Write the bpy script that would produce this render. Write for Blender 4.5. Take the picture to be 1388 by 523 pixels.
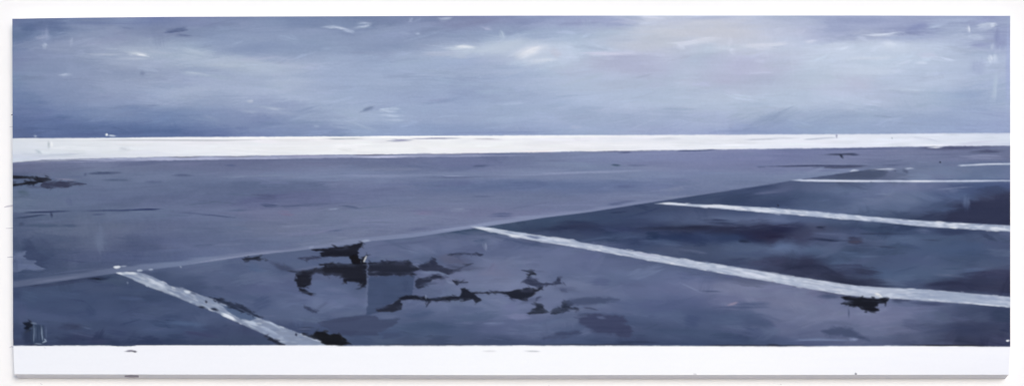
import bpy, math
import numpy as np

# ------------------------------------------------------------------ clear
for o in list(bpy.data.objects):
    bpy.data.objects.remove(o, do_unlink=True)
scn = bpy.context.scene

# ------------------------------------------------------------------ scale of the place
# The painting is 3 m wide.  One unit "px" is 1/1352 of that width; it is only used as a ruler
# on the painting's own face: x to the right, y down.
S = 3.0 / 1352.0
Z_BOTTOM = 1.75                    # height of the canvas' lower edge above the ground
DEPTH = 0.036                      # how far the canvas stands off the wall
def px_x(x): return (x - 694.0) * S
def px_z(y): return Z_BOTTOM + (507.0 - y) * S

# ------------------------------------------------------------------ camera
D = 5.0
cam = bpy.data.cameras.new("camera")
cam_o = bpy.data.objects.new("camera", cam)
scn.collection.objects.link(cam_o)
CZ = 1.30
cam_o.location = (0.0, -DEPTH - D, CZ)
cam_o.rotation_euler = (math.radians(90), 0, 0)
view_w = 1388.0 * S
cam.sensor_width = 36.0
cam.lens = 36.0 * D / view_w
cam.shift_y = (px_z(261.5) - CZ) / view_w
cam.clip_start, cam.clip_end = 0.1, 2000.0
scn.camera = cam_o

# ------------------------------------------------------------------ sky and sun
SUN_EL, SUN_AZ = math.radians(22), math.radians(20)     # azimuth: to the right of the camera axis
world = bpy.data.worlds.new("World")
scn.world = world
world.use_nodes = True
nt = world.node_tree
nt.nodes.clear()
sky = nt.nodes.new("ShaderNodeTexSky")
sky.sky_type = 'NISHITA'
sky.sun_disc = False
sky.sun_elevation = SUN_EL
sky.sun_rotation = math.pi - SUN_AZ
sky.dust_density = 1.5
sky.ozone_density = 2.3
bg = nt.nodes.new("ShaderNodeBackground")
bg.inputs["Strength"].default_value = 0.14
outw = nt.nodes.new("ShaderNodeOutputWorld")
nt.links.new(sky.outputs[0], bg.inputs[0])
nt.links.new(bg.outputs[0], outw.inputs[0])

sun = bpy.data.lights.new("sun", 'SUN')
sun.energy = 1.5
sun.angle = math.radians(30)
sun.color = (1.0, 0.985, 0.97)
sun_o = bpy.data.objects.new("sun", sun)
scn.collection.objects.link(sun_o)
sun_o.location = (4, -8, 9)
sun_o.rotation_euler = (math.radians(90) - SUN_EL, 0, SUN_AZ)

scn.view_settings.view_transform = 'Standard'
scn.view_settings.look = 'None'
scn.view_settings.gamma = 1.0
scn.view_settings.exposure = 0.05
scn.view_settings.use_curve_mapping = False

# light the face gets from sky + sun, per channel: display value = albedo * FACE_LIGHT
FACE_LIGHT = (1.1011, 1.0836, 1.0940)
FACE_GLOSS = (0.0044, 0.0047, 0.0065)      # what the varnish reflects on top

# ------------------------------------------------------------------ materials
def mat(name, color, rough=0.8, spec=0.2):
    m = bpy.data.materials.new(name)
    m.use_nodes = True
    b = m.node_tree.nodes["Principled BSDF"]
    b.inputs["Base Color"].default_value = (*color, 1)
    b.inputs["Roughness"].default_value = rough
    b.inputs["Specular IOR Level"].default_value = spec
    return m

def mottled(name, c0, c1, scale, rough=0.9, bump=0.0, spec=0.2):
    m = mat(name, c0, rough, spec)
    t = m.node_tree
    b = t.nodes["Principled BSDF"]
    tc = t.nodes.new("ShaderNodeTexCoord")
    n = t.nodes.new("ShaderNodeTexNoise")
    n.inputs["Scale"].default_value = scale
    n.inputs["Detail"].default_value = 6
    n.inputs["Roughness"].default_value = 0.6
    r = t.nodes.new("ShaderNodeValToRGB")
    r.color_ramp.elements[0].position = 0.3
    r.color_ramp.elements[1].position = 0.72
    r.color_ramp.elements[0].color = (*c0, 1)
    r.color_ramp.elements[1].color = (*c1, 1)
    t.links.new(tc.outputs["Object"], n.inputs["Vector"])
    t.links.new(n.outputs["Fac"], r.inputs[0])
    t.links.new(r.outputs[0], b.inputs["Base Color"])
    if bump:
        n2 = t.nodes.new("ShaderNodeTexNoise")
        n2.inputs["Scale"].default_value = scale * 30
        n2.inputs["Detail"].default_value = 4
        bp = t.nodes.new("ShaderNodeBump")
        bp.inputs["Strength"].default_value = bump
        bp.inputs["Distance"].default_value = 0.004
        t.links.new(tc.outputs["Object"], n2.inputs["Vector"])
        t.links.new(n2.outputs["Fac"], bp.inputs["Height"])
        t.links.new(bp.outputs["Normal"], b.inputs["Normal"])
    return m

M_WALL = mottled("white_wall_paint", (0.86, 0.86, 0.862), (0.89, 0.89, 0.89), 1.6, 0.9, 0.15)
M_GROUND = mottled("pale_concrete", (0.31, 0.29, 0.32), (0.39, 0.365, 0.40), 0.9, 0.9, 0.2)
M_CANVAS = mottled("primed_canvas", (0.80, 0.80, 0.81), (0.84, 0.84, 0.85), 5.0, 0.75, 0.1)
M_SMUDGE = mat("grey_scuff", (0.22, 0.21, 0.24), 0.9)
M_UNDER = mat("dull_smear", (0.36, 0.34, 0.38), 0.9)
M_SMUDGE_PALE = mat("pale_scuff", (0.62, 0.61, 0.66), 0.9)

M_PAINT = bpy.data.materials.new("oil_paint")
M_PAINT.use_nodes = True
_t = M_PAINT.node_tree
_b = _t.nodes["Principled BSDF"]
_a = _t.nodes.new("ShaderNodeAttribute")
_a.attribute_name = "pigment"
_t.links.new(_a.outputs["Color"], _b.inputs["Base Color"])
_b.inputs["Roughness"].default_value = 0.72
_b.inputs["Specular IOR Level"].default_value = 0.08

# ------------------------------------------------------------------ helpers
def link(o, parent=None):
    scn.collection.objects.link(o)
    o.parent = parent
    return o

def mesh_obj(name, verts, faces, m, parent=None):
    me = bpy.data.meshes.new(name)
    me.from_pydata(verts, [], faces)
    me.materials.append(m)
    me.update()
    return link(bpy.data.objects.new(name, me), parent)

def tag(o, label=None, cat=None, kind=None):
    if label: o["label"] = label
    if cat: o["category"] = cat
    if kind: o["kind"] = kind
    return o

# ------------------------------------------------------------------ ground and wall
g = mesh_obj("ground", [(-400, -800, 0), (400, -800, 0), (400, 60, 0), (-400, 60, 0)], [(0, 1, 2, 3)], M_GROUND)
tag(g, kind="structure")

WX, WH, WT = 7.0, 5.2, 0.25
v = [(-WX, 0, -0.3), (WX, 0, -0.3), (WX, WT, -0.3), (-WX, WT, -0.3),
     (-WX, 0, WH), (WX, 0, WH), (WX, WT, WH), (-WX, WT, WH)]
f = [(0, 1, 5, 4), (1, 2, 6, 5), (2, 3, 7, 6), (3, 0, 4, 7), (4, 5, 6, 7), (3, 2, 1, 0)]
wall = mesh_obj("wall", v, f, M_WALL)
tag(wall, kind="structure")

# PAINTER-BEGIN  (plain numpy: lays the paint of the canvas, stroke over stroke)
NX, NY = 1388, 523
YY, XX = np.mgrid[0:NY, 0:NX].astype(np.float32)

def noise2(w, h, cw, ch, seed):
    """smooth value noise, cell size cw x ch, range -1..1"""
    r = np.random.RandomState(seed)
    gw, gh = int(w / cw) + 3, int(h / ch) + 3
    gr = r.rand(gh, gw).astype(np.float32) * 2 - 1
    x = np.arange(w, dtype=np.float32) / cw
    y = np.arange(h, dtype=np.float32) / ch
    xi = x.astype(int); yi = y.astype(int)
    fx = x - xi; fy = y - yi
    fx = fx * fx * (3 - 2 * fx); fy = (fy * fy * (3 - 2 * fy))[:, None]
    a = gr[yi][:, xi] * (1 - fx) + gr[yi][:, xi + 1] * fx
    b = gr[yi + 1][:, xi] * (1 - fx) + gr[yi + 1][:, xi + 1] * fx
    return a * (1 - fy) + b * fy

STREAK = (noise2(NX, NY, 42, 2.6, 1) * .5 + noise2(NX, NY, 16, 1.6, 2) * .3 + noise2(NX, NY, 90, 6, 3) * .5)
ROUGH = noise2(NX, NY, 7, 3.2, 4) * .6 + noise2(NX, NY, 3, 1.8, 5) * .4 + noise2(NX, NY, 18, 7, 6) * .5
GRAIN = noise2(NX, NY, 2.2, 1.5, 7)
DRAG = noise2(NX, NY, 15, 2.3, 8) * .6 + noise2(NX, NY, 34, 5.0, 9) * .7      # sideways pull of the bristles
MOTTLE = noise2(NX, NY, 60, 16, 10) * .6 + noise2(NX, NY, 24, 8, 14) * .4 + noise2(NX, NY, 130, 34, 15) * .6

def sstep(a, b, x):
    t = np.clip((x - a) / (b - a), 0, 1)
    return t * t * (3 - 2 * t)

class Layer:
    def __init__(s, col):
        s.c = np.array(col, dtype=np.float32) if np.ndim(col) == 3 else np.tile(np.array(col, np.float32), (NY, NX, 1))
        s.h = np.zeros((NY, NX), np.float32)
    def blend(s, sl, a, col, h=0.0):
        a3 = a[..., None]
        s.c[sl] = s.c[sl] * (1 - a3) + np.array(col, np.float32) * a3
        if h: s.h[sl] = s.h[sl] * (1 - a * .6) + a * h

def field(rows):
    """rows: [(y, [(x, r, g, b), ...]), ...] -> smooth colour field"""
    ys = np.array([r[0] for r in rows], np.float32)
    tab = np.zeros((len(rows), NX, 3), np.float32)
    xs = np.arange(NX)
    for i, (_, pts) in enumerate(rows):
        p = np.array(pts, np.float32)
        for k in range(3):
            tab[i, :, k] = np.interp(xs, p[:, 0], p[:, 1 + k])
    out = np.zeros((NY, NX, 3), np.float32)
    yy = np.arange(NY)
    idx = np.clip(np.searchsorted(ys, yy) - 1, 0, len(ys) - 2)
    t = np.clip((yy - ys[idx]) / (ys[idx + 1] - ys[idx]), 0, 1)
    t = (t * t * (3 - 2 * t))[:, None, None]
    return tab[idx] * (1 - t) + tab[idx + 1] * t

def stroke(L, pts, w, col, op=1.0, dry=.25, soft=1.2, taper=.5, seed=0, h=.15, clip=None, rag=.28):
    """one drag of a brush along a polyline; w is the full width, dry opens bristle gaps"""
    p = np.array(pts, np.float32)
    pad = w + 3
    x0 = int(max(0, p[:, 0].min() - pad)); x1 = int(min(NX, p[:, 0].max() + pad + 1))
    y0 = int(max(0, p[:, 1].min() - pad)); y1 = int(min(NY, p[:, 1].max() + pad + 1))
    if x1 <= x0 or y1 <= y0: return
    sl = (slice(y0, y1), slice(x0, x1))
    X, Y = XX[sl], YY[sl]
    best = np.full(X.shape, 1e9, np.float32); T = np.zeros_like(X); V = np.zeros_like(X)
    seg = np.hypot(*(p[1:] - p[:-1]).T); tot = max(seg.sum(), 1e-3); acc = 0
    for i in range(len(p) - 1):
        d = p[i + 1] - p[i]; l = max(seg[i], 1e-3)
        u = ((X - p[i, 0]) * d[0] + (Y - p[i, 1]) * d[1]) / (l * l)
        uc = np.clip(u, 0, 1)
        dx = X - (p[i, 0] + uc * d[0]); dy = Y - (p[i, 1] + uc * d[1])
        dist = np.hypot(dx, dy)
        m = dist < best
        best = np.where(m, dist, best)
        T = np.where(m, (acc + uc * l) / tot, T)
        V = np.where(m, (dx * -d[1] + dy * d[0]) / l, V)
        acc += l
    r = np.random.RandomState(seed * 7919 % 99991 + 13)
    nb = max(3, int(w / 1.1)); na = max(3, int(tot / 22) + 2)
    br = r.rand(na + 1, nb + 2).astype(np.float32)
    ta = np.clip(T, 0, .9999) * na; tb = np.clip((V / w + .5), 0, .9999) * nb
    ia, ib = ta.astype(int), tb.astype(int); fa, fb = ta - ia, tb - ib
    bn = (br[ia, ib] * (1 - fb) + br[ia, ib + 1] * fb) * (1 - fa) + (br[ia + 1, ib] * (1 - fb) + br[ia + 1, ib + 1] * fb) * fa
    prof = 1 - taper * np.abs(2 * T - 1) ** 3
    half = w * .5 * prof * (1 + .3 * ROUGH[sl])
    a = sstep(soft, -soft, best - half)
    a = a * (1 - dry * sstep(.45, .75, bn)) * op
    if tot > 9:
        e0 = r.rand(nb + 2).astype(np.float32) * rag; e1 = r.rand(nb + 2).astype(np.float32) * rag
        b0 = e0[ib] * (1 - fb) + e0[ib + 1] * fb; b1 = e1[ib] * (1 - fb) + e1[ib + 1] * fb
        fw = max(.04, 3.0 / tot)
        a = a * sstep(b0 - fw, b0 + fw + rag * .5, T + fw * .5) * sstep(b1 - fw, b1 + fw + rag * .5, 1 - T + fw * .5)
    if clip is not None: a = a * clip[sl]
    L.blend(sl, a, col, h * (.6 + .8 * bn.mean()) if h else 0)

def bundle(L, pts, w, col, op, dry, soft, taper, seed, h, clip=None):
    r = np.random.RandomState(seed + 77)
    p = np.array(pts, np.float32)
    stroke(L, pts, w * 1.1, col, op * .62, dry, soft * 1.4 + w * .1, taper, seed, h * .5, clip)
    d = p[-1] - p[0]; l = max(float(np.hypot(*d)), 1e-3); n_ = np.array([-d[1], d[0]]) / l; t_ = d / l
    for q in range(3 + int(w / 3)):
        off = r.uniform(-.5, .5) * w * .85
        sh = r.normal(0, l * .12)
        g_ = r.uniform(.35, .95)
        m_ = p.mean(0)
        pp = m_ + (p - m_) * g_ + n_ * off + t_ * sh
        stroke(L, pp, max(1.1, w * r.uniform(.16, .4)), np.array(col) + r.normal(0, 4), op * r.uniform(.45, .85), dry, max(.7, soft * .8), .8, seed * 17 + q, h, clip)

def sdf(pts, X, Y):
    p = np.array(pts, np.float32)
    n = len(p)
    d = np.full(X.shape, 1e9, np.float32); ins = np.zeros(X.shape, bool)
    for i in range(n):
        a, b = p[i], p[(i + 1) % n]
        e = b - a
        t = np.clip(((X - a[0]) * e[0] + (Y - a[1]) * e[1]) / max(float(e @ e), 1e-6), 0, 1)
        d = np.minimum(d, np.hypot(X - a[0] - t * e[0], Y - a[1] - t * e[1]))
        c = (a[1] > Y) != (b[1] > Y)
        if abs(e[1]) > 1e-6:
            ins ^= c & (X < e[0] * (Y - a[1]) / e[1] + a[0])
    return np.where(ins, -d, d)

LABELS = {}
LAB = np.zeros((NY, NX), np.int32)
def poly(L, pts, col, op=1.0, soft=.7, rough=0.0, h=.2, clip=None, lab=None, var=0.0, dry=0.0, drag=0.0):
    p = np.array(pts, np.float32); pad = 8 + soft * 2 + rough * 3 + drag * 1.3
    x0 = int(max(0, p[:, 0].min() - pad)); x1 = int(min(NX, p[:, 0].max() + pad + 1))
    y0 = int(max(0, p[:, 1].min() - pad)); y1 = int(min(NY, p[:, 1].max() + pad + 1))
    sl = (slice(y0, y1), slice(x0, x1))
    d = sdf(pts, XX[sl] + drag * DRAG[sl], YY[sl]) + rough * ROUGH[sl]
    a = sstep(soft, -soft, d) * op
    if dry: a = a * (1 - dry * sstep(.05, .5, STREAK[sl] + .5 * ROUGH[sl]) * sstep(-5.5, -.5, d))
    if clip is not None: a = a * clip[sl]
    c = np.array(col, np.float32)
    if var: c = c + var * STREAK[sl][..., None]
    L.blend(sl, a, c, h)
    if lab is not None:
        LAB[sl] = np.where(a > .5 * op, lab, LAB[sl])
    return sl, a

def brushing(L, ref, n, seed, wr, lr, op, jit, ang=(0, 4), box=(10, 15, 1380, 470), dry=.5, blur=0):
    """many broad strokes in the colours of ref: breaks smooth fields into brushwork"""
    r = np.random.RandomState(seed)
    for i in range(n):
        x = r.uniform(box[0], box[2]); y = r.uniform(box[1], box[3])
        l = r.uniform(*lr); w = r.uniform(*wr); an = math.radians(r.normal(ang[0], ang[1]))
        dx, dy = math.cos(an) * l / 2, math.sin(an) * l / 2
        xi, yi = int(np.clip(x + r.normal(0, l * .2), 0, NX - 1)), int(np.clip(y + r.normal(0, 1.5), 0, NY - 1))
        c = ref[yi, xi] + r.normal(0, jit) + r.normal(0, jit * .16, 3)
        mid = (x, y + r.normal(0, l * .012))
        stroke(L, [(x - dx, y - dy), mid, (x + dx, y + dy)], w, c, op * r.uniform(.5, 1), dry, .9 if blur else 1.0 + w * .12, .6, i + seed * 1000, .08)

def boxblur(a, r_):
    for ax in (0, 1):
        p_ = np.pad(a, [(r_ + 1, r_) if i_ == ax else (0, 0) for i_ in range(3)], mode='edge')
        c_ = np.cumsum(p_, axis=ax, dtype=np.float64)
        n_ = a.shape[ax]
        a = (np.take(c_, range(2 * r_ + 1, 2 * r_ + 1 + n_), ax) - np.take(c_, range(0, n_), ax)) / (2 * r_ + 1)
    return a.astype(np.float32)

def crisp(L, fine, broad):
    """livelier brushwork: each stroke stands out more from its neighbours"""
    L.c = L.c + fine * (L.c - boxblur(L.c, 2)) + broad * (L.c - boxblur(boxblur(L.c, 14), 14))

def curve(pts):
    p = np.array(pts, np.float32)
    return np.interp(np.arange(NX), p[:, 0], p[:, 1]).astype(np.float32)[None, :]

# ---- the sky ------------------------------------------------------------
sky_rows = [
 (28, [(20,100,110,155),(50,95,112,155),(90,130,142,180),(150,125,138,178),(210,112,124,172),(260,128,138,178),(350,135,148,185),(400,128,142,182),(450,130,146,182),(500,125,140,178),(560,130,142,182),(620,135,140,180),(680,140,148,188),(720,148,158,198),(780,155,162,202),(840,165,172,210),(880,185,195,222),(930,196,200,222),(970,180,186,215),(1000,180,185,215),(1060,188,196,224),(1100,175,182,212),(1140,160,168,205),(1200,165,172,208),(1250,152,160,200),(1300,165,175,212),(1340,150,158,200),(1362,165,175,210)]),
 (45, [(25,98,115,158),(60,120,135,175),(100,135,148,184),(150,140,150,186),(240,125,136,174),(300,140,154,190),(400,145,158,194),(500,140,153,190),(560,143,155,192),(640,143,156,194),(690,160,174,208),(740,168,182,214),(820,180,194,222),(880,190,196,216),(930,196,200,218),(1000,196,198,220),(1050,196,200,222),(1090,180,184,216),(1140,158,166,204),(1180,165,172,208),(1240,140,148,192),(1290,172,184,216),(1330,185,195,224),(1360,150,158,200)]),
 (65, [(25,128,142,182),(80,145,155,190),(150,155,165,198),(200,165,174,204),(250,165,178,206),(300,150,164,198),(350,138,152,190),(420,140,155,190),(470,150,164,198),(540,145,158,194),(600,165,176,208),(660,178,190,216),(700,185,195,222),(740,190,199,223),(780,182,196,222),(830,185,195,222),(880,190,192,216),(930,196,202,226),(960,190,200,222),(1000,196,202,222),(1060,190,198,224),(1100,194,204,230),(1150,192,204,228),(1200,195,205,230),(1260,188,200,226),(1310,175,185,215),(1340,160,170,208),(1362,165,175,212)]),
 (85, [(25,130,140,180),(80,138,150,186),(150,150,160,194),(200,162,172,204),(260,172,184,210),(320,168,180,208),(380,170,178,210),(440,160,172,206),(500,155,168,204),(560,158,172,206),(640,162,174,210),(690,178,188,218),(740,180,194,220),(800,180,184,214),(850,176,180,212),(900,178,180,212),(940,182,194,220),(1000,185,186,218),(1060,188,194,222),(1100,195,206,230),(1150,190,200,226),(1220,192,204,230),(1260,188,200,226),(1310,170,182,214),(1340,175,188,218),(1360,172,182,216)]),
 (110,[(25,125,142,180),(80,142,154,190),(150,150,160,194),(200,160,170,202),(260,158,168,204),(330,168,178,208),(400,165,176,210),(470,158,172,206),(560,156,170,205),(650,160,174,208),(720,172,184,216),(800,178,190,218),(870,178,184,214),(920,184,196,222),(980,184,186,216),(1050,184,190,218),(1100,188,200,224),(1130,192,198,226),(1160,186,190,220),(1200,184,194,222),(1280,178,190,220),(1330,170,180,214),(1362,172,184,216)]),
 (135,[(25,112,128,172),(80,128,142,182),(150,138,150,188),(220,150,162,198),(260,145,160,196),(330,160,172,206),(400,168,180,212),(470,160,174,208),(560,155,168,205),(640,152,166,204),(700,165,178,212),(760,168,182,216),(830,178,190,220),(900,182,194,222),(950,186,198,224),(1030,186,198,224),(1100,180,192,220),(1150,180,190,218),(1200,178,188,218),(1260,168,182,214),(1310,155,170,208),(1360,162,176,210)]),
 (160,[(25,98,112,160),(80,108,124,172),(150,118,134,176),(220,112,130,176),(260,125,142,184),(320,132,146,186),(360,125,138,182),(420,145,160,196),(480,158,172,204),(560,152,166,204),(640,150,164,202),(700,158,174,208),(760,165,178,212),(830,166,178,212),(900,168,180,214),(960,170,180,212),(1030,162,174,208),(1100,158,172,206),(1160,158,172,206),(1230,158,172,206),(1310,150,165,205),(1360,158,170,208)]),
 (180,[(25,88,102,150),(80,92,108,158),(130,96,112,162),(200,95,115,165),(250,92,110,160),(300,105,120,170),(370,118,132,180),(420,130,146,188),(480,142,158,196),(560,142,158,200),(640,140,156,198),(700,140,154,196),(760,155,170,208),(830,160,172,210),(900,165,175,212),(960,155,165,208),(1030,145,160,202),(1100,148,164,202),(1200,150,165,204),(1300,148,162,204),(1360,150,162,206)]),
]
def paint_sky():
    ref = field(sky_rows)
    ref = ref + (MOTTLE * 6.0)[..., None] * np.array([1.05, 1.0, .8], np.float32)
    L = Layer(ref + STREAK[..., None] * 2.0)
    B = (10, 15, 1380, 192)
    brushing(L, ref, 260, 14, (14, 34), (50, 150), .45, 8, (-6, 10), B, .45)
    brushing(L, ref, 520, 11, (9, 26), (60, 190), .38, 4.0, (-1, 5), B, .35)
    brushing(L, ref, 420, 12, (2, 8), (20, 90), .45, 9, (-3, 8), B, .7)
    brushing(L, ref, 130, 15, (1.2, 3), (20, 80), .5, 8, (-3, 6), B, .6)
    brushing(L, ref + 10, 70, 16, (3, 9), (16, 60), .5, 8, (-8, 10), (10, 18, 1380, 100), .8)
    brushing(L, ref, 60, 13, (10, 24), (24, 60), .3, 4, (80, 12), B, .4)
    st = lambda pts, w, c, op=.9, dry=.4, soft=1.3, tp=.8, k=[0]: (k.__setitem__(0, k[0] + 1), bundle(L, pts, w, c, op, dry, soft * 1.2, tp, 500 + k[0], .35))
    # pale streaks, left
    st([(108,74),(150,73.5),(185,73)], 5, (172,180,206), .6); st([(166,72.5),(186,72.5),(197,75),(207,76.5)], 4.2, (214,219,231))
    st([(184,73.5),(193,74.5),(200,76)], 2.6, (228,232,240)); st([(80,102.8),(90,101.8),(99,99)], 3.4, (172,182,212), .65)
    st([(218,44.5),(235,42),(259,39)], 5, (92,103,146), .85, .3, 1.6); st([(236,47.5),(262,50)], 2.4, (104,114,156), .6)
    st([(61,26),(61,70)], 9, (142,152,190), .5, .3, 2.5, .3); st([(58,61),(64,63)], 7, (166,176,206), .7); st([(97,50),(96,64)], 5, (158,168,200), .6)
    st([(24,40),(40,39),(52,42)], 15, (94,110,154), .6, .3, 3); st([(45,52),(72,50)], 6, (152,160,194), .5)
    st([(190,101),(196,100)], 5, (130,140,176), .6, .1, 2.5); st([(205,104),(232,109)], 3, (146,156,192), .5)
    st([(160,37),(188,41)], 2.5, (118,130,170), .5); st([(100,52),(130,56),(160,54)], 4, (150,160,194), .4)
    st([(230,72),(275,78),(300,74)], 16, (176,188,212), .5, .3, 4); st([(240,98),(290,102)], 5, (184,196,218), .5)
    st([(300,68),(360,64),(455,66)], 15, (138,152,190), .45, .4, 5); st([(290,35),(330,34)], 6, (126,138,176), .6)
    # top edge dabs
    st([(427,35),(436,37.5),(452,36),(468,39),(478,41.5)], 2.6, (192,202,228), .9, .3, .9)
    st([(482,32.5),(494,31.5),(504,31.5)], 2, (182,193,222), .7); st([(478,38),(494,36.5),(508,32.5)], 2.4, (190,200,226), .75)
    st([(462,39.5),(476,43),(482,46)], 3.2, (174,186,218), .8); st([(556,26.5),(558,29)], 5.5, (194,200,228), .9, 0, 1.4); st([(560,29),(572,26)], 2.4, (168,178,214), .8)
    st([(593,25),(598,27.5),(603,27),(612,24.5)], 3.4, (196,202,228), .9, .2); st([(562,45.5),(570,46.5)], 3, (166,178,212), .7)
    st([(655,38),(668,40)], 4, (174,178,212), .7); st([(678,40),(684,55)], 6, (178,192,218), .6)
    # centre clouds
    st([(598,66.5),(622,65),(650,66)], 5, (192,203,226), .8); st([(612,65),(628,63),(644,65)], 2.6, (208,215,230), .9); st([(560,74),(600,73),(640,71)], 6, (176,184,212), .6)
    st([(640,68),(690,60),(740,58)], 14, (180,192,216), .45, .4, 5)
    st([(694,80),(706,74),(722,68),(738,65)], 12, (204,210,230), .75, .45, 3); st([(704,74),(720,68),(734,65)], 5, (216,220,236), .85); st([(700,78),(725,72)], 4, (214,218,234), .7)
    st([(716,83),(738,81.5),(756,81.5)], 2.8, (200,208,230), .8); st([(744,68),(764,76)], 10, (188,190,214), .5, .3, 3)
    st([(790,73.5),(812,72.5),(842,73)], 2.8, (202,202,230), .85); st([(842,73),(872,72.5),(886,74),(906,76.5)], 2.4, (200,204,232), .8)
    st([(796,80),(850,84),(915,86)], 22, (177,180,212), .6, .2, 6, .3); st([(840,60),(880,56),(940,50)], 18, (192,197,216), .5, .3, 6)
    st([(906,60),(924,61),(942,57),(962,53),(984,48.5)], 5.2, (208,213,234), .85); st([(914,59),(930,68)], 6, (204,210,232), .7); st([(940,55),(984,50)], 3, (214,218,236), .7)
    st([(985,46),(992,54),(986,66)], 5, (206,210,230), .45); st([(992,63),(1030,61.5),(1056,60),(1074,57)], 3.2, (210,214,234), .85, .35); st([(990,72),(996,68)], 8, (206,212,234), .7)
    st([(866,23.5),(888,24.5),(908,25.5)], 2.6, (212,216,238), .9); st([(924,27),(962,25),(1000,23.5)], 4, (166,174,212), .6)
    st([(950,30),(1000,44),(1060,46)], 20, (195,198,219), .5, .2, 6); st([(975,90),(1040,92)], 22, (184,186,218), .5, .2, 6)
    # right
    st([(1074,28),(1073,120)], 4, (196,204,228), .35, .4, 2); st([(1088,57.5),(1098,56),(1108,55)], 3.6, (208,213,236), .85)
    st([(1096,34),(1130,38),(1168,30)], 18, (160,168,206), .6, .3, 4); st([(1108,37),(1122,36)], 6, (178,184,216), .7)
    st([(1168,47),(1186,48),(1204,47.5),(1228,44.5)], 2.6, (212,220,240), .9, .3, .9); st([(1160,51),(1178,54)], 5, (196,204,232), .6)
    st([(1226,42),(1244,38),(1264,36)], 10, (140,148,194), .65, .3, 3); st([(1180,51),(1220,52),(1290,50)], 6, (162,172,210), .55)
    st([(1256,39),(1270,35.5),(1285,34)], 3.4, (176,188,220), .8); st([(1196,61),(1206,59.5),(1213,61)], 8, (208,217,237), .8, .3, 2)
    st([(1312,34),(1314,45.5)], 3.6, (206,213,236), .85, .3, 1.2); st([(1320,38),(1350,34)], 9, (188,197,225), .7); st([(1340,36),(1352,32.5)], 4, (204,212,234), .8)
    st([(1357,38),(1355,70)], 15, (148,156,200), .7, .3, 3, .3); st([(1312,62),(1344,60)], 6, (152,160,202), .6); st([(1325,78),(1325,105)], 16, (163,172,210), .5, .3, 4)
    st([(1341,74),(1344,86)], 6, (206,215,236), .8, .4, 1.6); st([(1349,72),(1349,86)], 4.5, (200,210,234), .7); st([(1346,60),(1344,68)], 6, (180,190,220), .7); st([(1350,92),(1345,150)], 7, (180,194,220), .5, .4, 2)
    st([(1240,85),(1257,85.5)], 3.2, (206,215,238), .8); st([(1240,75),(1276,76)], 6, (198,202,230), .6); st([(1366,24),(1366,178)], 5, (166,176,222), .6, .2, 1.4, .1)
    st([(1140,110),(1190,116)], 16, (188,192,220), .5, .2, 5)
    st([(640,70),(690,66),(720,60)], 16, (188,198,220), .4, .4, 6); st([(690,84),(720,78),(760,70)], 18, (196,205,226), .45, .4, 6)
    st([(786,74),(830,72.6),(880,73.4)], 3.4, (206,207,232), .7); st([(900,62),(940,59),(986,50)], 7, (208,213,232), .6); st([(988,64),(1040,62.4),(1076,57.6)], 4.4, (210,214,233), .65)
    st([(1080,26),(1140,30),(1240,30)], 16, (156,164,204), .45, .3, 4, .3); st([(1200,56),(1280,52),(1340,46)], 10, (172,182,214), .4, .4, 4)
    st([(1160,66),(1210,62),(1250,70)], 14, (202,212,234), .45, .4, 5); st([(20,30),(100,30),(200,31)], 10, (108,120,166), .4, .4, 3, .3); st([(460,27),(560,28),(660,29)], 10, (126,138,178), .4, .4, 3, .3)
    st([(430,66),(520,62),(600,66)], 12, (136,150,188), .4, .4, 5); st([(180,120),(250,128),(330,124)], 18, (166,176,206), .35, .4, 6); st([(300,92),(380,96),(440,90)], 18, (176,188,213), .4, .4, 6)
    st([(100,78),(180,84),(240,92)], 12, (164,174,204), .4, .4, 4); st([(30,112),(80,120),(140,118)], 14, (128,142,182), .35, .4, 5)
    st([(696,82),(712,74),(730,67),(748,63)], 15, (206,213,232), .6, .5, 3.5); st([(702,77),(720,70),(736,65)], 7, (222,226,238), .8, .4, 2); st([(712,83),(736,82),(762,81)], 3.4, (206,214,234), .8)
    st([(600,70),(640,69),(686,64)], 7, (190,201,223), .6, .5, 2.5); st([(612,64.6),(630,63),(648,65.4)], 3.2, (212,219,233), .8); st([(640,74),(600,78)], 6, (182,192,216), .5)
    st([(860,46),(940,40),(1050,42)], 26, (200,201,216), .4, .4, 7, .2); st([(800,60),(860,62),(910,66)], 12, (194,198,218), .4, .4, 5)
    st([(130,66),(200,68),(260,74)], 10, (172,182,208), .5, .5, 3); st([(150,78),(210,80)], 4, (182,190,212), .5, .5, 1.6); st([(260,88),(320,84),(370,90)], 12, (182,192,215), .45, .5, 4)
    st([(330,116),(400,112),(450,116)], 16, (178,189,214), .4, .5, 5); st([(300,146),(360,150),(420,156)], 5, (160,172,204), .5, .6, 2); st([(330,142),(400,150)], 3, (172,183,210), .5, .6, 1.2); st([(268,158),(330,163)], 7, (128,143,184), .5, .5, 2.5)
    st([(1100,92),(1180,96),(1240,90)], 16, (198,208,231), .45, .5, 5); st([(1130,80),(1230,78)], 6, (204,212,233), .5, .6, 2); st([(1180,120),(1260,124)], 5, (196,206,229), .4, .6, 2)
    st([(20,36),(60,34),(110,36)], 16, (96,110,154), .5, .5, 4, .3); st([(22,170),(120,174),(240,172)], 14, (90,106,154), .4, .5, 4, .2); st([(18,120),(60,140)], 16, (112,130,172), .35, .5, 5)
    # low marks
    st([(489,152),(494,149.5),(502,147),(509,144.5)], 4.6, (122,136,172), .85, .15, 1.4)
    for a, b, c_ in (((508,150.5),(540,146.5),(180,194,222)), ((512,151),(538,151),(186,199,226)), ((504,155.5),(552,158),(182,195,223)), ((516,162),(548,163.5),(174,188,218)), ((526,148),(545,147),(178,192,220))):
        st([a, b], 2.8, c_, .75)
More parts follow.
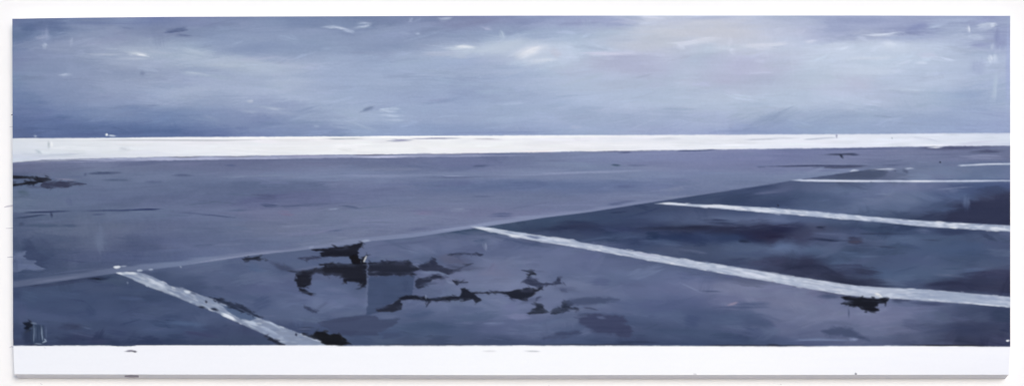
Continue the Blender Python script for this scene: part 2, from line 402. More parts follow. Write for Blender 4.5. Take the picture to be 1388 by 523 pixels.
    for a, b, c_ in (((320,150),(352,152),(158,170,202)), ((334,137.5),(343,137.5),(188,196,218)), ((365,147),(380,149),(172,182,210)), ((270,155),(300,164),(140,154,190)), ((310,145),(385,144),(150,163,198)), ((470,165),(520,180),(164,178,210)), ((445,160),(465,166),(160,174,208)), ((768,172),(792,173),(172,182,214)), ((424,171),(434,172),(156,170,204))):
        st([a, b], 3, c_, .6)
    st([(20,184),(130,184),(250,181)], 7, (88,102,152), .4, .3, 3, .1); st([(540,181.5),(690,180),(760,179)], 3, (132,146,192), .5, .3, 1.6, .2); st([(960,178),(1080,178.5)], 4, (140,154,198), .5)
    st([(143,182.5),(146,183.5)], 3, (224,230,240), .95, 0, 1); st([(147,184),(158,184.5)], 1.6, (196,206,226), .8); st([(46,184),(50,184.5)], 3, (150,162,194), .7)
    L.c += (STREAK * 1.6 + GRAIN * .8)[..., None]
    return L

# ---- the white horizon band ----------------------------------------------
def paint_band():
    ref = field([(186, [(17,216,221,232),(110,224,228,236),(230,230,231,240),(420,236,236,242),(600,236,238,244),(800,233,235,245),(1000,230,233,244),(1160,226,231,245),(1369,214,222,240)]),
                 (200, [(17,214,220,232),(110,222,227,236),(230,230,233,242),(420,236,238,243),(600,238,240,244),(800,236,237,244),(1000,231,235,246),(1160,226,231,246),(1250,228,233,247),(1369,206,212,234)]),
                 (215, [(17,204,210,228),(110,214,219,232),(230,226,230,241),(420,232,236,242),(690,230,230,240)])])
    L = Layer(ref)
    brushing(L, ref, 420, 21, (1.5, 6), (20, 110), .6, 6.5, (-.4, 1.6), (10, 178, 1380, 224), .5)
    st = lambda pts, w, c, op=.7, dry=.4, k=[0]: (k.__setitem__(0, k[0] + 1), bundle(L, pts, w, c, op, dry, .9, .7, 900 + k[0], .5))
    st([(17,189.5),(240,187.5),(470,186.3),(690,185.3),(930,184.3),(1160,183.6)], 2.4, (246,247,250), .9, .2)
    st([(100,190),(240,190),(300,190.5),(345,189.5),(388,188)], 1.6, (196,196,206), .75); st([(430,188),(460,188.5),(510,187.5)], 2, (192,194,206), .7)
    st([(523,189.5),(540,190.5),(558,190)], 3.4, (176,176,204), .8); st([(545,188),(600,188),(634,187.5)], 1.6, (168,166,196), .8); st([(634,188.5),(680,189)], 1.4, (206,202,216), .7)
    st([(66,190),(66,203)], 3.4, (188,194,206), .7); st([(70,192),(70,200)], 3, (238,240,244), .7); st([(48,204),(56,208)], 5, (190,198,214), .6); st([(20,211),(60,210),(125,209)], 3.5, (196,202,220), .6)
    st([(160,202),(178,203)], 5, (206,210,222), .6); st([(160,208),(232,206)], 4, (222,226,238), .6); st([(990,189.5),(1050,188),(1090,187)], 1.8, (196,198,216), .8); st([(1086,189),(1110,188),(1140,186.5)], 1.8, (188,192,214), .8)
    st([(1133.5,182),(1134,187)], 2.2, (166,166,196), .8); st([(1209,187),(1209,188)], 1.8, (130,135,160), .7); st([(1230,186),(1262,189),(1285,195)], 2, (206,212,232), .7); st([(1290,197),(1320,194),(1355,191)], 4, (206,208,230), .6)
    st([(880,189),(925,188)], 4, (212,216,228), .5); st([(1255,197),(1270,198.5),(1280,196)], 1.6, (246,248,252), .8); st([(690,206.5),(760,204)], 3, (236,228,232), .6)
    L.c += (STREAK * 2.2)[..., None]
    return L

# ---- the grey-blue field ---------------------------------------------------
def paint_field():
    ref = field([
     (214, [(17,106,110,148),(130,108,114,152),(300,106,112,150),(430,110,116,155),(640,106,114,155),(740,116,124,162),(800,122,132,172),(900,126,132,175),(1000,122,128,172),(1060,116,122,166),(1150,116,122,162),(1250,112,118,158),(1369,108,114,152)]),
     (225, [(17,108,112,148),(130,112,120,155),(300,108,114,152),(430,115,120,158),(500,110,118,155),(640,108,116,158),(740,118,126,162),(800,122,135,172),(870,118,125,165),(960,120,126,168),(1060,118,124,166),(1150,116,124,162),(1250,108,118,155),(1369,104,116,156)]),
     (238, [(17,96,104,140),(130,110,120,155),(300,108,116,154),(430,120,130,168),(600,118,128,166),(700,118,128,166),(800,120,130,168),(930,120,130,170),(1060,120,130,168),(1369,108,122,160)]),
     (250, [(17,90,102,138),(130,104,114,150),(300,100,110,148),(400,98,108,145),(500,108,115,155),(600,102,112,152),(700,100,112,155),(800,104,116,158),(900,108,118,160),(1000,112,122,160),(1369,118,128,165)]),
     (270, [(17,98,110,142),(130,98,108,145),(300,98,106,145),(400,102,106,148),(500,108,116,155),(600,110,118,155),(700,112,120,158),(800,112,120,160),(900,116,124,162),(1000,116,124,162)]),
     (290, [(17,88,98,132),(130,98,108,142),(250,102,112,150),(350,108,112,150),(450,112,120,155),(550,115,122,158),(650,112,116,155),(750,116,122,162)]),
     (310, [(17,85,95,130),(130,100,108,140),(200,98,105,142),(300,98,108,145),(370,112,118,152),(450,112,120,156),(550,112,118,155),(620,110,118,155)]),
     (330, [(17,75,85,120),(100,82,90,124),(135,100,108,142),(180,82,90,127),(240,92,100,140),(300,95,104,142),(370,100,110,148),(450,110,118,152)]),
     (350, [(17,82,92,130),(60,70,80,115),(100,84,92,128),(180,78,86,125),(240,88,98,138),(290,95,104,145),(360,104,112,150)]),
     (370, [(17,72,82,118),(100,76,85,120),(150,82,90,125),(240,88,98,138)]),
    ])
    ref = ref + (MOTTLE * 3.0)[..., None]
    L = Layer(ref)
    B = (10, 195, 1380, 390)
    brushing(L, ref, 620, 31, (6, 18), (60, 220), .45, 3.2, (-1, 2.5), B, .4)
    brushing(L, ref, 420, 32, (1.4, 5), (25, 130), .45, 7.5, (-1.0, 2.5), B, .6)
    brushing(L, ref, 110, 34, (8, 20), (30, 90), .45, 7, (-4, 10), B, .6)
    brushing(L, ref, 160, 35, (1, 2.2), (20, 90), .6, 11, (-1, 3), B, .5)
    brushing(L, ref, 120, 36, (4, 11), (30, 110), .7, 5, (-2, 4), B, .5, 1)
    brushing(L, ref, 40, 33, (12, 26), (20, 50), .35, 4, (80, 15), (17, 290, 320, 370), .4)
    k = [0]
    def st(pts, w, c, op=.8, dry=.35, soft=.9, tp=.7):
        k[0] += 1; bundle(L, pts, w, c, op, dry, soft, tp, 1300 + k[0], .25)
    # lilac transition under the band
    st([(17,219.5),(110,217.5),(240,214.8),(470,211.8),(690,209.6),(760,208.5)], 4, (166,170,205), .9, .25, .9, .05)
    st([(17,221),(60,218.5),(110,216.5),(150,215.2)], 2, (142,146,172), .7); st([(220,213.2),(262,213),(280,212.5)], 1.7, (112,114,140), .85)
    st([(286,212.8),(340,212),(352,211.8)], 1.4, (130,132,158), .8); st([(350,212),(366,211)], 1.6, (118,120,150), .8); st([(380,211.5),(400,211),(450,210.5)], 3, (142,140,178), .7)
    st([(462,210),(500,209.8),(548,209)], 2, (112,112,144), .85); st([(548,209),(620,208.4),(690,207.4)], 1.6, (138,140,170), .7); st([(470,213.5),(560,212.6)], 1.6, (180,182,216), .8)
    st([(760,206.5),(830,205.5),(930,203.6)], 2.2, (112,116,152), .8); st([(836,207),(855,206.5)], 2, (92,96,136), .7); st([(900,204.5),(935,203.6),(985,202.3)], 2.4, (80,86,128), .85)
    st([(940,206),(1060,203.5)], 5, (130,134,176), .5); st([(1080,202.5),(1160,201),(1240,200.5)], 4.5, (100,106,150), .75, .4)
    st([(1225,201.8),(1300,200),(1369,199.5)], 5, (86,88,126), .85, .3); st([(1256,200.5),(1272,200),(1280,198)], 1.7, (206,212,232), .85); st([(1160,207),(1290,206)], 5, (118,124,162), .6)
    st([(1308,207.5),(1335,205.5),(1369,204.5)], 3.4, (84,88,122), .85); st([(1332,203),(1346,206)], 4, (88,90,128), .6); st([(1300,213),(1369,214)], 6, (132,138,176), .6)
    st([(1148,209.5),(1166,210)], 2.2, (84,90,128), .8); st([(1180,214),(1300,211)], 4, (122,130,168), .5)
    # streaks
    st([(430,239),(470,238.5),(520,239),(610,237.5)], 3.4, (130,138,176), .6); st([(590,236.5),(604,239),(640,239)], 2, (134,142,180), .6); st([(660,234),(760,232),(800,225)], 8, (124,134,172), .45)
    st([(690,237),(760,235),(840,232),(880,230),(930,229.5)], 3.6, (132,140,178), .65); st([(560,241),(640,240),(700,239)], 3, (98,106,146), .6); st([(232,237.5),(262,238)], 3.6, (90,98,136), .7)
    st([(262,240),(300,239),(420,238)], 2, (122,132,166), .5); st([(640,226),(652,225),(664,224.5)], 3, (88,96,136), .75); st([(305,224),(322,225)], 2.4, (90,98,140), .6)
    st([(826,223),(838,224.5),(844,224.5)], 1.8, (78,92,124), .8); st([(845,224.5),(880,224)], 1.6, (98,106,146), .6); st([(350,277),(364,278.5),(380,279)], 3.6, (78,86,124), .75); st([(364,279.5),(420,278),(460,276.5)], 3.2, (88,96,134), .6)
    st([(440,284),(462,282.5)], 2.6, (134,144,178), .7); st([(300,285.5),(350,284.5)], 2.2, (84,94,132), .5); st([(375,288),(400,290)], 6, (118,112,150), .5); st([(560,288),(592,289)], 5, (124,118,158), .5)
    st([(456,278),(480,281),(496,284)], 2.4, (88,98,136), .6); st([(600,285),(640,284)], 5, (126,134,168), .5); st([(640,266),(680,266)], 2, (94,102,142), .5); st([(660,292),(700,291)], 6, (90,98,140), .5)
    st([(810,278.5),(836,276),(866,271.5)], 4, (88,96,138), .6); st([(820,254),(870,252)], 3, (96,104,148), .5); st([(900,258),(932,256)], 6, (122,130,166), .5)
    st([(230,289),(262,289),(300,293),(330,297)], 2, (82,90,130), .6); st([(436,314),(470,311)], 2.2, (92,102,140), .6); st([(380,318),(420,314),(460,306)], 9, (116,120,158), .4)
    st([(548,312),(590,308)], 4, (96,102,142), .5); st([(255,334),(300,331)], 3, (82,92,130), .5)
    # left dark marks
    st([(115,236.5),(122,235),(148,235),(168,234.5)], 3.2, (78,86,122), .85); st([(114,236),(117,238)], 5, (88,96,134), .7); st([(94,240),(116,239.5)], 2.6, (98,106,144), .6)
    st([(128,245),(160,243.5),(190,243.5)], 2.2, (84,94,130), .75); st([(192,247),(222,246)], 3, (92,100,140), .5); st([(66,242),(110,244)], 3, (128,128,160), .5)
    st([(22,262),(42,262)], 8, (84,98,124), .6, .3, 3); st([(92,268),(96,280)], 8, (92,100,140), .4)
    st([(22,288),(60,287),(96,286)], 1.9, (60,68,104), .85, .2); st([(96,286.3),(150,285),(190,284.2)], 1.6, (70,78,116), .8); st([(150,286),(190,284),(216,283.8),(226,284.5)], 2.2, (58,66,108), .85)
    st([(17,295.5),(40,294),(56,291.5),(69,291)], 1.9, (58,66,100), .8); st([(69,288),(71,294)], 3.4, (60,66,100), .7); st([(124,291),(146,290.5)], 2, (80,88,126), .7)
    st([(25,305),(34,303)], 5, (70,78,112), .7); st([(32,302),(60,300),(100,298)], 2, (98,108,144), .5)
    # left patch
    poly(L, [(34,328),(44,322),(48,334),(58,346),(66,362),(58,364),(46,353),(36,350)], (64,72,108), .65, 4.5, 2.5, drag=5)
    poly(L, [(19,341),(35,341),(36,353),(47,352.5),(49,357),(61,364),(46,366),(30,366),(19,370)], (96,106,143), .75, 1.5, 1.5, var=5, dry=.5, drag=6)
    st([(20,362),(40,361),(58,364)], 6, (92,102,142), .6); st([(26,350),(26,366)], 8, (88,98,138), .5)
    st([(134,300),(136,330),(140,344)], 13, (104,114,148), .5, .3, 4, .3); st([(40,318),(78,344)], 13, (72,80,116), .35, .4, 5); st([(160,335),(235,332)], 12, (82,90,128), .4, .4, 4)
    st([(22,345),(21,378)], 5, (78,88,124), .5)
    # far right marks
    st([(1104,209.5),(1130,209.3),(1160,209),(1172,209)], 1.9, (76,80,112), .85); st([(1138,209.5),(1140.5,211.5),(1142.5,214.5)], 2.6, (62,66,94), .9, .1)
    st([(1041,225.3),(1070,225.2),(1100,224.6),(1168,224.2)], 2, (72,76,112), .9, .2); st([(1100,226),(1130,226.8),(1160,225.6),(1185,224.5)], 3.2, (82,86,120), .85); st([(1026,226.5),(1040,226)], 2, (96,104,144), .6)
    st([(1186,225),(1225,224)], 2.4, (96,104,142), .6); st([(1106,229),(1120,227.5)], 4, (130,140,178), .6); st([(1274,219.5),(1274.3,220.5)], 2.6, (48,52,80), .9, 0, .8); st([(1090,235),(1118,229)], 5, (128,138,176), .5)
    L.c += (STREAK * 2.0 + GRAIN * .8)[..., None]
    return L

# ---- the tarmac ------------------------------------------------------------
def paint_tarmac():
    ref = field([
     (225, [(1080,86,94,130),(1130,88,94,130),(1180,104,112,148),(1240,112,122,158),(1310,106,118,156),(1369,104,116,156)]),
     (238, [(1080,70,80,116),(1150,78,84,118),(1185,82,88,122),(1220,108,118,154),(1260,114,124,162),(1310,104,118,156),(1369,100,112,152)]),
     (252, [(1000,64,74,112),(1060,80,88,126),(1110,86,96,134),(1150,92,104,142),(1190,106,116,156),(1240,112,120,160),(1290,88,98,140),(1330,72,84,128),(1369,70,80,124)]),
     (266, [(930,60,70,106),(1000,62,72,108),(1060,70,80,118),(1110,84,96,134),(1150,94,106,146),(1190,104,114,152),(1240,100,112,150),(1280,80,92,134),(1310,76,90,132),(1330,60,64,98),(1369,56,58,90)]),
     (282, [(820,62,72,108),(930,62,70,106),(1000,62,72,110),(1040,66,76,114),(1100,86,98,138),(1160,96,108,146),(1230,90,102,140),(1280,64,74,112),(1320,52,54,86),(1369,52,54,84)]),
     (298, [(700,64,76,108),(760,66,78,112),(850,62,72,110),(930,78,88,126),(1000,86,96,134),(1060,92,102,142),(1110,82,92,130),(1200,66,78,114),(1270,54,58,90),(1369,54,56,86)]),
     (310, [(690,62,74,106),(760,54,60,94),(850,56,64,102),(930,52,56,88),(1000,48,50,82),(1060,52,54,88),(1100,72,76,110),(1160,62,72,108),(1220,62,72,110),(1260,72,82,120),(1310,60,68,104),(1369,74,82,118)]),
     (322, [(690,96,104,142),(760,62,70,104),(850,62,72,110),(930,50,60,98),(1000,54,64,102),(1040,50,50,82),(1090,70,72,106),(1130,78,86,124),(1180,76,86,122),(1220,82,96,134),(1290,76,88,124),(1369,82,90,126)]),
     (338, [(390,86,96,132),(500,92,100,138),(690,92,100,140),(760,96,104,144),(850,70,80,118),(930,70,78,112),(1000,76,86,122),(1070,86,98,136),(1120,74,86,122),(1160,62,72,106),(1220,78,90,128),(1290,76,90,128),(1369,80,88,126)]),
     (355, [(300,84,94,132),(400,90,100,138),(500,90,100,138),(600,86,94,132),(690,104,112,150),(760,98,106,146),(850,90,98,138),(930,70,80,116),(1000,68,76,112),(1050,54,56,88),(1100,56,58,90),(1130,76,88,124),(1180,76,86,122),(1230,78,88,128),(1300,76,88,124),(1369,80,88,124)]),
     (372, [(60,62,70,102),(140,64,72,106),(230,74,84,120),(300,88,98,136),(400,94,102,140),(500,86,94,132),(620,100,106,145),(690,106,114,152),(760,94,102,142),(850,90,100,140),(950,92,100,142),(1040,66,70,104),(1090,50,52,82),(1140,52,54,84),(1200,76,90,128),(1290,76,88,124),(1369,60,60,94)]),
     (390, [(20,66,76,112),(110,70,80,116),(200,70,80,116),(260,74,84,120),(360,92,100,140),(440,94,104,144),(520,76,86,122),(620,96,104,142),(700,104,112,150),(780,92,100,138),(900,92,100,142),(1000,116,120,157),(1080,112,117,154),(1150,60,62,92),(1220,76,86,122),(1290,60,62,94),(1369,54,54,86)]),
     (408, [(20,70,80,118),(110,72,82,120),(200,70,80,116),(300,80,90,128),(440,96,106,146),(520,90,98,138),(620,92,102,140),(700,98,106,146),(780,92,100,138),(850,84,94,134),(940,86,94,136),(1000,108,112,150),(1080,116,120,156),(1150,102,108,146),(1220,96,104,142),(1290,78,86,122),(1369,60,66,102)]),
     (425, [(20,72,82,120),(110,74,84,122),(200,74,84,122),(300,76,86,124),(400,90,100,138),(450,84,94,132),(560,80,90,128),(640,84,94,132),(700,100,108,148),(780,92,100,138),(850,78,88,128),(940,76,86,126),(1020,88,97,135),(1060,114,119,156),(1130,112,117,154),(1200,112,116,154),(1260,92,99,137),(1300,66,72,108),(1369,58,64,98)]),
     (445, [(20,68,78,114),(110,68,76,112),(180,70,80,118),(240,74,86,124),(330,70,76,112),(450,76,86,124),(560,70,82,118),(640,72,82,120),(700,90,98,138),(770,84,94,132),(860,72,80,118),(940,72,82,120),(1020,74,84,122),(1060,106,112,150),(1130,98,104,142),(1200,106,111,148),(1250,82,88,124),(1300,56,60,92),(1369,58,62,96)]),
     (465, [(20,62,70,104),(110,58,64,98),(200,62,70,106),(330,62,70,104),(450,74,84,120),(560,68,78,112),(640,70,78,114),(700,66,74,110),(770,76,86,124),(860,62,70,106),(940,68,78,116),(1020,66,76,112),(1080,84,92,132),(1150,88,94,132),(1250,74,80,114),(1300,56,58,88),(1369,58,60,94)]),
    ])
    ref = ref + (MOTTLE * 6.5)[..., None]
    ref = ref + (7 * np.exp(-((XX - 760) / 190) ** 2 - ((YY - 395) / 42) ** 2))[..., None]      # paler scumble in the middle of the near bay
    L = Layer(ref)
    B = (10, 222, 1380, 474)
    brushing(L, ref, 760, 41, (7, 20), (30, 110), .5, 4.0, (0, 8), B, .4)
    brushing(L, ref, 560, 42, (2, 6), (15, 70), .45, 7.5, (0, 8), B, .6)
    brushing(L, ref, 200, 45, (1, 2.4), (12, 60), .6, 11, (-2, 10), B, .5)
    brushing(L, ref, 240, 43, (10, 22), (18, 44), .45, 6, (10, 50), B, .5)
    brushing(L, ref, 200, 44, (6, 16), (24, 80), .6, 7.5, (2, 9), B, .55)
    brushing(L, ref, 150, 46, (6, 15), (25, 85), .65, 6.5, (-2, 8), B, .45, 1)
    k = [0]
    def st(pts, w, c, op=.8, dry=.35, soft=1.0, tp=.7, h=.3):
        k[0] += 1; bundle(L, pts, w, c, op, dry, soft, tp, 2300 + k[0], h)
    # ---- the bay nearest the left corner
    st([(20,391),(60,387),(100,381),(135,377)], 4, (58,64,98), .7); st([(42,387),(58,384)], 3, (36,38,60), .8); st([(117,378),(134,377.5),(148,377.5)], 2.6, (34,36,56), .85); st([(130,381),(158,372)], 4, (54,62,96), .5)
    st([(150,402),(200,406)], 5, (78,90,130), .5); st([(205,432),(240,437),(290,440)], 6, (82,98,138), .5); st([(140,446),(190,452)], 12, (62,70,108), .5); st([(75,444),(95,441),(120,445)], 7, (56,60,92), .6, .3, 2)
    st([(100,440),(128,447)], 3, (84,94,130), .4); st([(172,383),(174,383)], 3, (120,130,160), .5, 0)
    st([(110,461),(150,462)], 8, (60,62,98), .5); st([(240,448),(310,458)], 10, (66,70,108), .5)
    # ---- the middle bay
    st([(500,333),(580,327),(640,315)], 10, (90,98,136), .5); st([(655,316),(700,330),(760,338)], 8, (72,82,120), .5, .4, 2); st([(640,330),(668,326)], 9, (76,88,124), .5)
    st([(330,360),(348,364),(362,366)], 9, (84,98,138), .5); st([(520,440),(640,446)], 18, (68,80,116), .55, .3, 5); st([(540,428),(600,424)], 10, (72,84,122), .5, .3, 4)
    st([(650,440),(690,437)], 4, (108,118,158), .5); st([(620,395),(660,415),(690,420)], 12, (102,112,150), .5, .3, 4); st([(640,360),(690,368),(720,372)], 12, (108,114,152), .45, .3, 4)
    st([(660,372),(676,352)], 10, (108,110,148), .4); st([(836,450),(930,452),(1030,455)], 12, (70,82,118), .5, .4, 4); st([(985,412),(1050,414)], 10, (74,84,124), .5)
    st([(938,394),(985,395)], 1.4, (80,88,126), .6); st([(984,414.5),(992,412),(1001,409)], 2.6, (138,128,158), .8); st([(996,392),(1020,400),(1050,398)], 12, (112,118,154), .5, .3, 4)
    st([(1000,430),(1050,440)], 16, (76,86,124), .5, .3, 5); st([(1060,436),(1100,428)], 12, (112,118,156), .4); st([(1056,461),(1100,459),(1160,461)], 3, (112,124,164), .7); st([(1150,459),(1165,457.5)], 5, (142,152,192), .65)
    poly(L, [(1112,448),(1130,443),(1148,444),(1166,453),(1182,461),(1160,458),(1140,455),(1120,455)], (66,73,108), .65, 3.5, 2, drag=5)
    st([(1150,415),(1151,432)], 2, (72,80,116), .5); st([(1182,412),(1230,420),(1285,418)], 8, (108,112,152), .4); st([(1235,442),(1260,437),(1300,443)], 6, (76,82,116), .5)
    st([(1270,450),(1369,446)], 18, (58,62,96), .45, .3, 5); st([(1225,408),(1290,413)], 5, (64,70,106), .6); st([(1100,402),(1140,402)], 5, (72,80,116), .5)
    st([(1364,461.5),(1368,460.5)], 1.7, (224,228,240), .95, 0, .7)
    # ---- the dark bay
    st([(738,308),(770,303),(830,306)], 9, (50,54,88), .55, .4, 3); st([(850,312),(890,309),(940,309),(1005,307)], 4.5, (46,50,80), .75); st([(770,328),(850,318),(900,322)], 7, (74,86,124), .5); st([(862,328),(900,328),(930,333)], 9, (78,90,128), .45)
    st([(945,299),(1000,302)], 6, (54,60,94), .7); st([(920,309),(970,308)], 6, (46,48,78), .6); st([(1000,312),(1040,306),(1070,309)], 8, (48,48,80), .6); st([(1005,318),(1045,318),(1080,320)], 9, (48,46,78), .7, .2, 2.4)
    st([(1000,326),(1018,326.5)], 5, (44,50,80), .8); st([(1040,335),(1065,330),(1085,330)], 13, (86,100,140), .6, .3, 3); st([(1090,323),(1150,327)], 3.2, (48,54,86), .8); st([(1094,317),(1160,319)], 5, (84,92,130), .6)
    st([(1105,308),(1122,309)], 4, (50,54,84), .7); st([(1146,325),(1172,327)], 8, (56,56,86), .75); st([(1150,327.5),(1170,326.5)], 3, (78,76,104), .6); st([(960,339),(1000,344),(1050,344)], 8, (72,82,120), .5)
    st([(920,338),(960,343)], 4, (88,96,132), .6); st([(960,358),(1020,352)], 10, (60,66,102), .5); st([(1040,362),(1100,356),(1140,372)], 14, (50,52,82), .55, .3, 4); st([(1090,372),(1150,383),(1220,385)], 10, (46,48,76), .6, .3, 3)
    st([(1128,343),(1160,347),(1200,345)], 7, (80,94,132), .5); st([(1158,308),(1200,310),(1228,311)], 9, (60,72,106), .7, .25, 2); st([(1150,316),(1230,317)], 1.8, (54,62,94), .6); st([(1183,333),(1218,336)], 2, (58,64,96), .6)
    st([(1148,365),(1200,372)], 7, (54,56,86), .6); st([(1240,312),(1264,315)], 6, (88,98,136), .5); st([(1262,315),(1300,313),(1325,312)], 8, (54,62,98), .75, .25, 2); st([(1244,325),(1280,326)], 2, (60,66,100), .5)
    st([(1325,314),(1340,322),(1352,325)], 5, (56,64,98), .6); st([(1295,367),(1340,364)], 5, (84,98,138), .5); st([(1306,375),(1340,370),(1369,369)], 8, (56,56,90), .7, .25, 2); st([(1240,388),(1310,380),(1369,384)], 12, (50,52,84), .65, .3, 3)
    st([(1260,372),(1310,374)], 3.6, (90,98,132), .55)
    # ---- far bays
    st([(1000,266),(1060,258),(1110,252)], 4, (84,92,132), .5); st([(940,270),(1000,262),(1070,250)], 6, (60,70,108), .55); st([(1010,262),(1090,256)], 6, (84,92,130), .5); st([(1054,277),(1055,280)], 2, (44,46,72), .7)
    st([(1264,258),(1290,255),(1320,252.5)], 2, (110,120,158), .6); st([(1285,259),(1300,258)], 5, (98,108,148), .5); poly(L, [(1314,273),(1340,272),(1372,270),(1372,306),(1330,304),(1268,297),(1290,287),(1316,284)], (52,54,86), .8, 3, 2.0, var=3)
    st([(1309,265),(1310,284)], 8, (92,104,144), .5, .3, 2, .3); st([(1250,297),(1290,290)], 8, (58,64,98), .6); st([(1262,283),(1300,283)], 3, (70,80,118), .5); st([(1060,291),(1100,288)], 4, (88,98,136), .5)
    poly(L, [(1120,243),(1142,236),(1176,230),(1204,231),(1200,238),(1186,243)], (76,84,116), .6, 1.8, 1.5)
    st([(1150,231),(1176,226.5)], 2, (116,124,160), .6); st([(1222,230),(1232,234)], 3, (78,84,118), .5)
    return L, st

# ---- compose -----------------------------------------------------------------
Y_SKY = curve([(0,188),(17,187.6),(120,187.2),(240,185.9),(470,185),(690,183.8),(930,183),(1160,182),(1369,180.5),(1388,180.3)])
Y_BAND = curve([(0,221.5),(17,220.5),(60,216.8),(110,215.2),(240,212.4),(470,209.7),(690,207.2),(760,205.8),(930,203.4),(1040,201.8),(1160,200.3),(1250,198.6),(1369,197.6),(1388,197.5)])
Y_EDGE = curve([(0,391.5),(17,389.5),(50,385.5),(80,381),(150,371.2),(240,361),(300,352.4),(340,346),(400,340),(460,333),(500,327),(560,321.5),(640,309.6),(700,300.6),(740,294.6),(800,287.2),(860,277.6),(920,268.6),(1000,256.6),(1075,244.7),(1100,241),(1160,232.3),(1185,228.6),(1200,227),(1300,226),(1388,225)])
Y_EDGE_T = curve([(0,383.5),(17,381.5),(80,374),(150,364),(240,353.8),(300,346.4),(340,341.8),(400,337),(460,328),(500,321.6),(560,316),(640,305.6),(700,295.8),(740,291.6),(800,283.2),(860,274.4),(900,270.3),(930,266.2),(960,262.6)])
Y_PAINT_B = curve([(0,468.2),(150,467.8),(160,468.8),(178,468.6),(185,467.6),(445,467.4),(470,468.2),(690,467.8),(860,468),(1060,469),(1150,468.6),(1215,468.2),(1369,469.3),(1388,469.4)])

S1 = [(158,369.6),(172,368.2),(187,368.2),(205,374),(230,386.5),(240,389.3),(257,393.5),(290,405.5),(320,418),(350,430.5),(385,443.5),(420,456.5),(448,469),(389,469),(365,455.4),(320,436),(290,421.5),(268,414.5),(230,399),(203,389.6),(176,377)]
S2 = [(639,306.8),(658,307.2),(692,313.4),(735,320),(760,323),(777,324.4),(786,328),(856,340),(930,351.6),(1008,363.4),(1070,373.6),(1160,386.6),(1194,389.4),(1260,392.2),(1320,397.8),(1372,402.2),(1372,416.6),(1310,411.4),(1262,407.8),(1212,404.6),(1192,404.6),(1148,399.8),(1092,390.4),(1060,384.2),(1000,374.2),(930,361.6),(880,353),(830,343.6),(775,334),(734,328),(694,320),(660,313)]
S3 = [(887,276.2),(906,274.2),(930,276.6),(963,277.4),(1000,279.2),(1040,281.2),(1100,286),(1160,291.4),(1180,293.8),(1250,299),(1310,302.6),(1372,305.6),(1372,314),(1300,309.8),(1250,307),(1200,302),(1160,298.4),(1120,294.8),(1080,291.6),(1040,288.4),(1000,285),(960,281.4),(920,278.4)]
S4 = [(1072,244.6),(1084,243.2),(1160,244),(1250,244.6),(1362,244),(1372,244.2),(1372,245.8),(1300,246.8),(1160,246.8),(1090,245.8)]
S6 = [(1298,224.5),(1306,223.2),(1335,222.0),(1372,221.0),(1372,223.2),(1335,223.9),(1304,225.4)]

def name(i, nm, parent=None, label=None):
    LABELS[i] = (nm, parent, label)

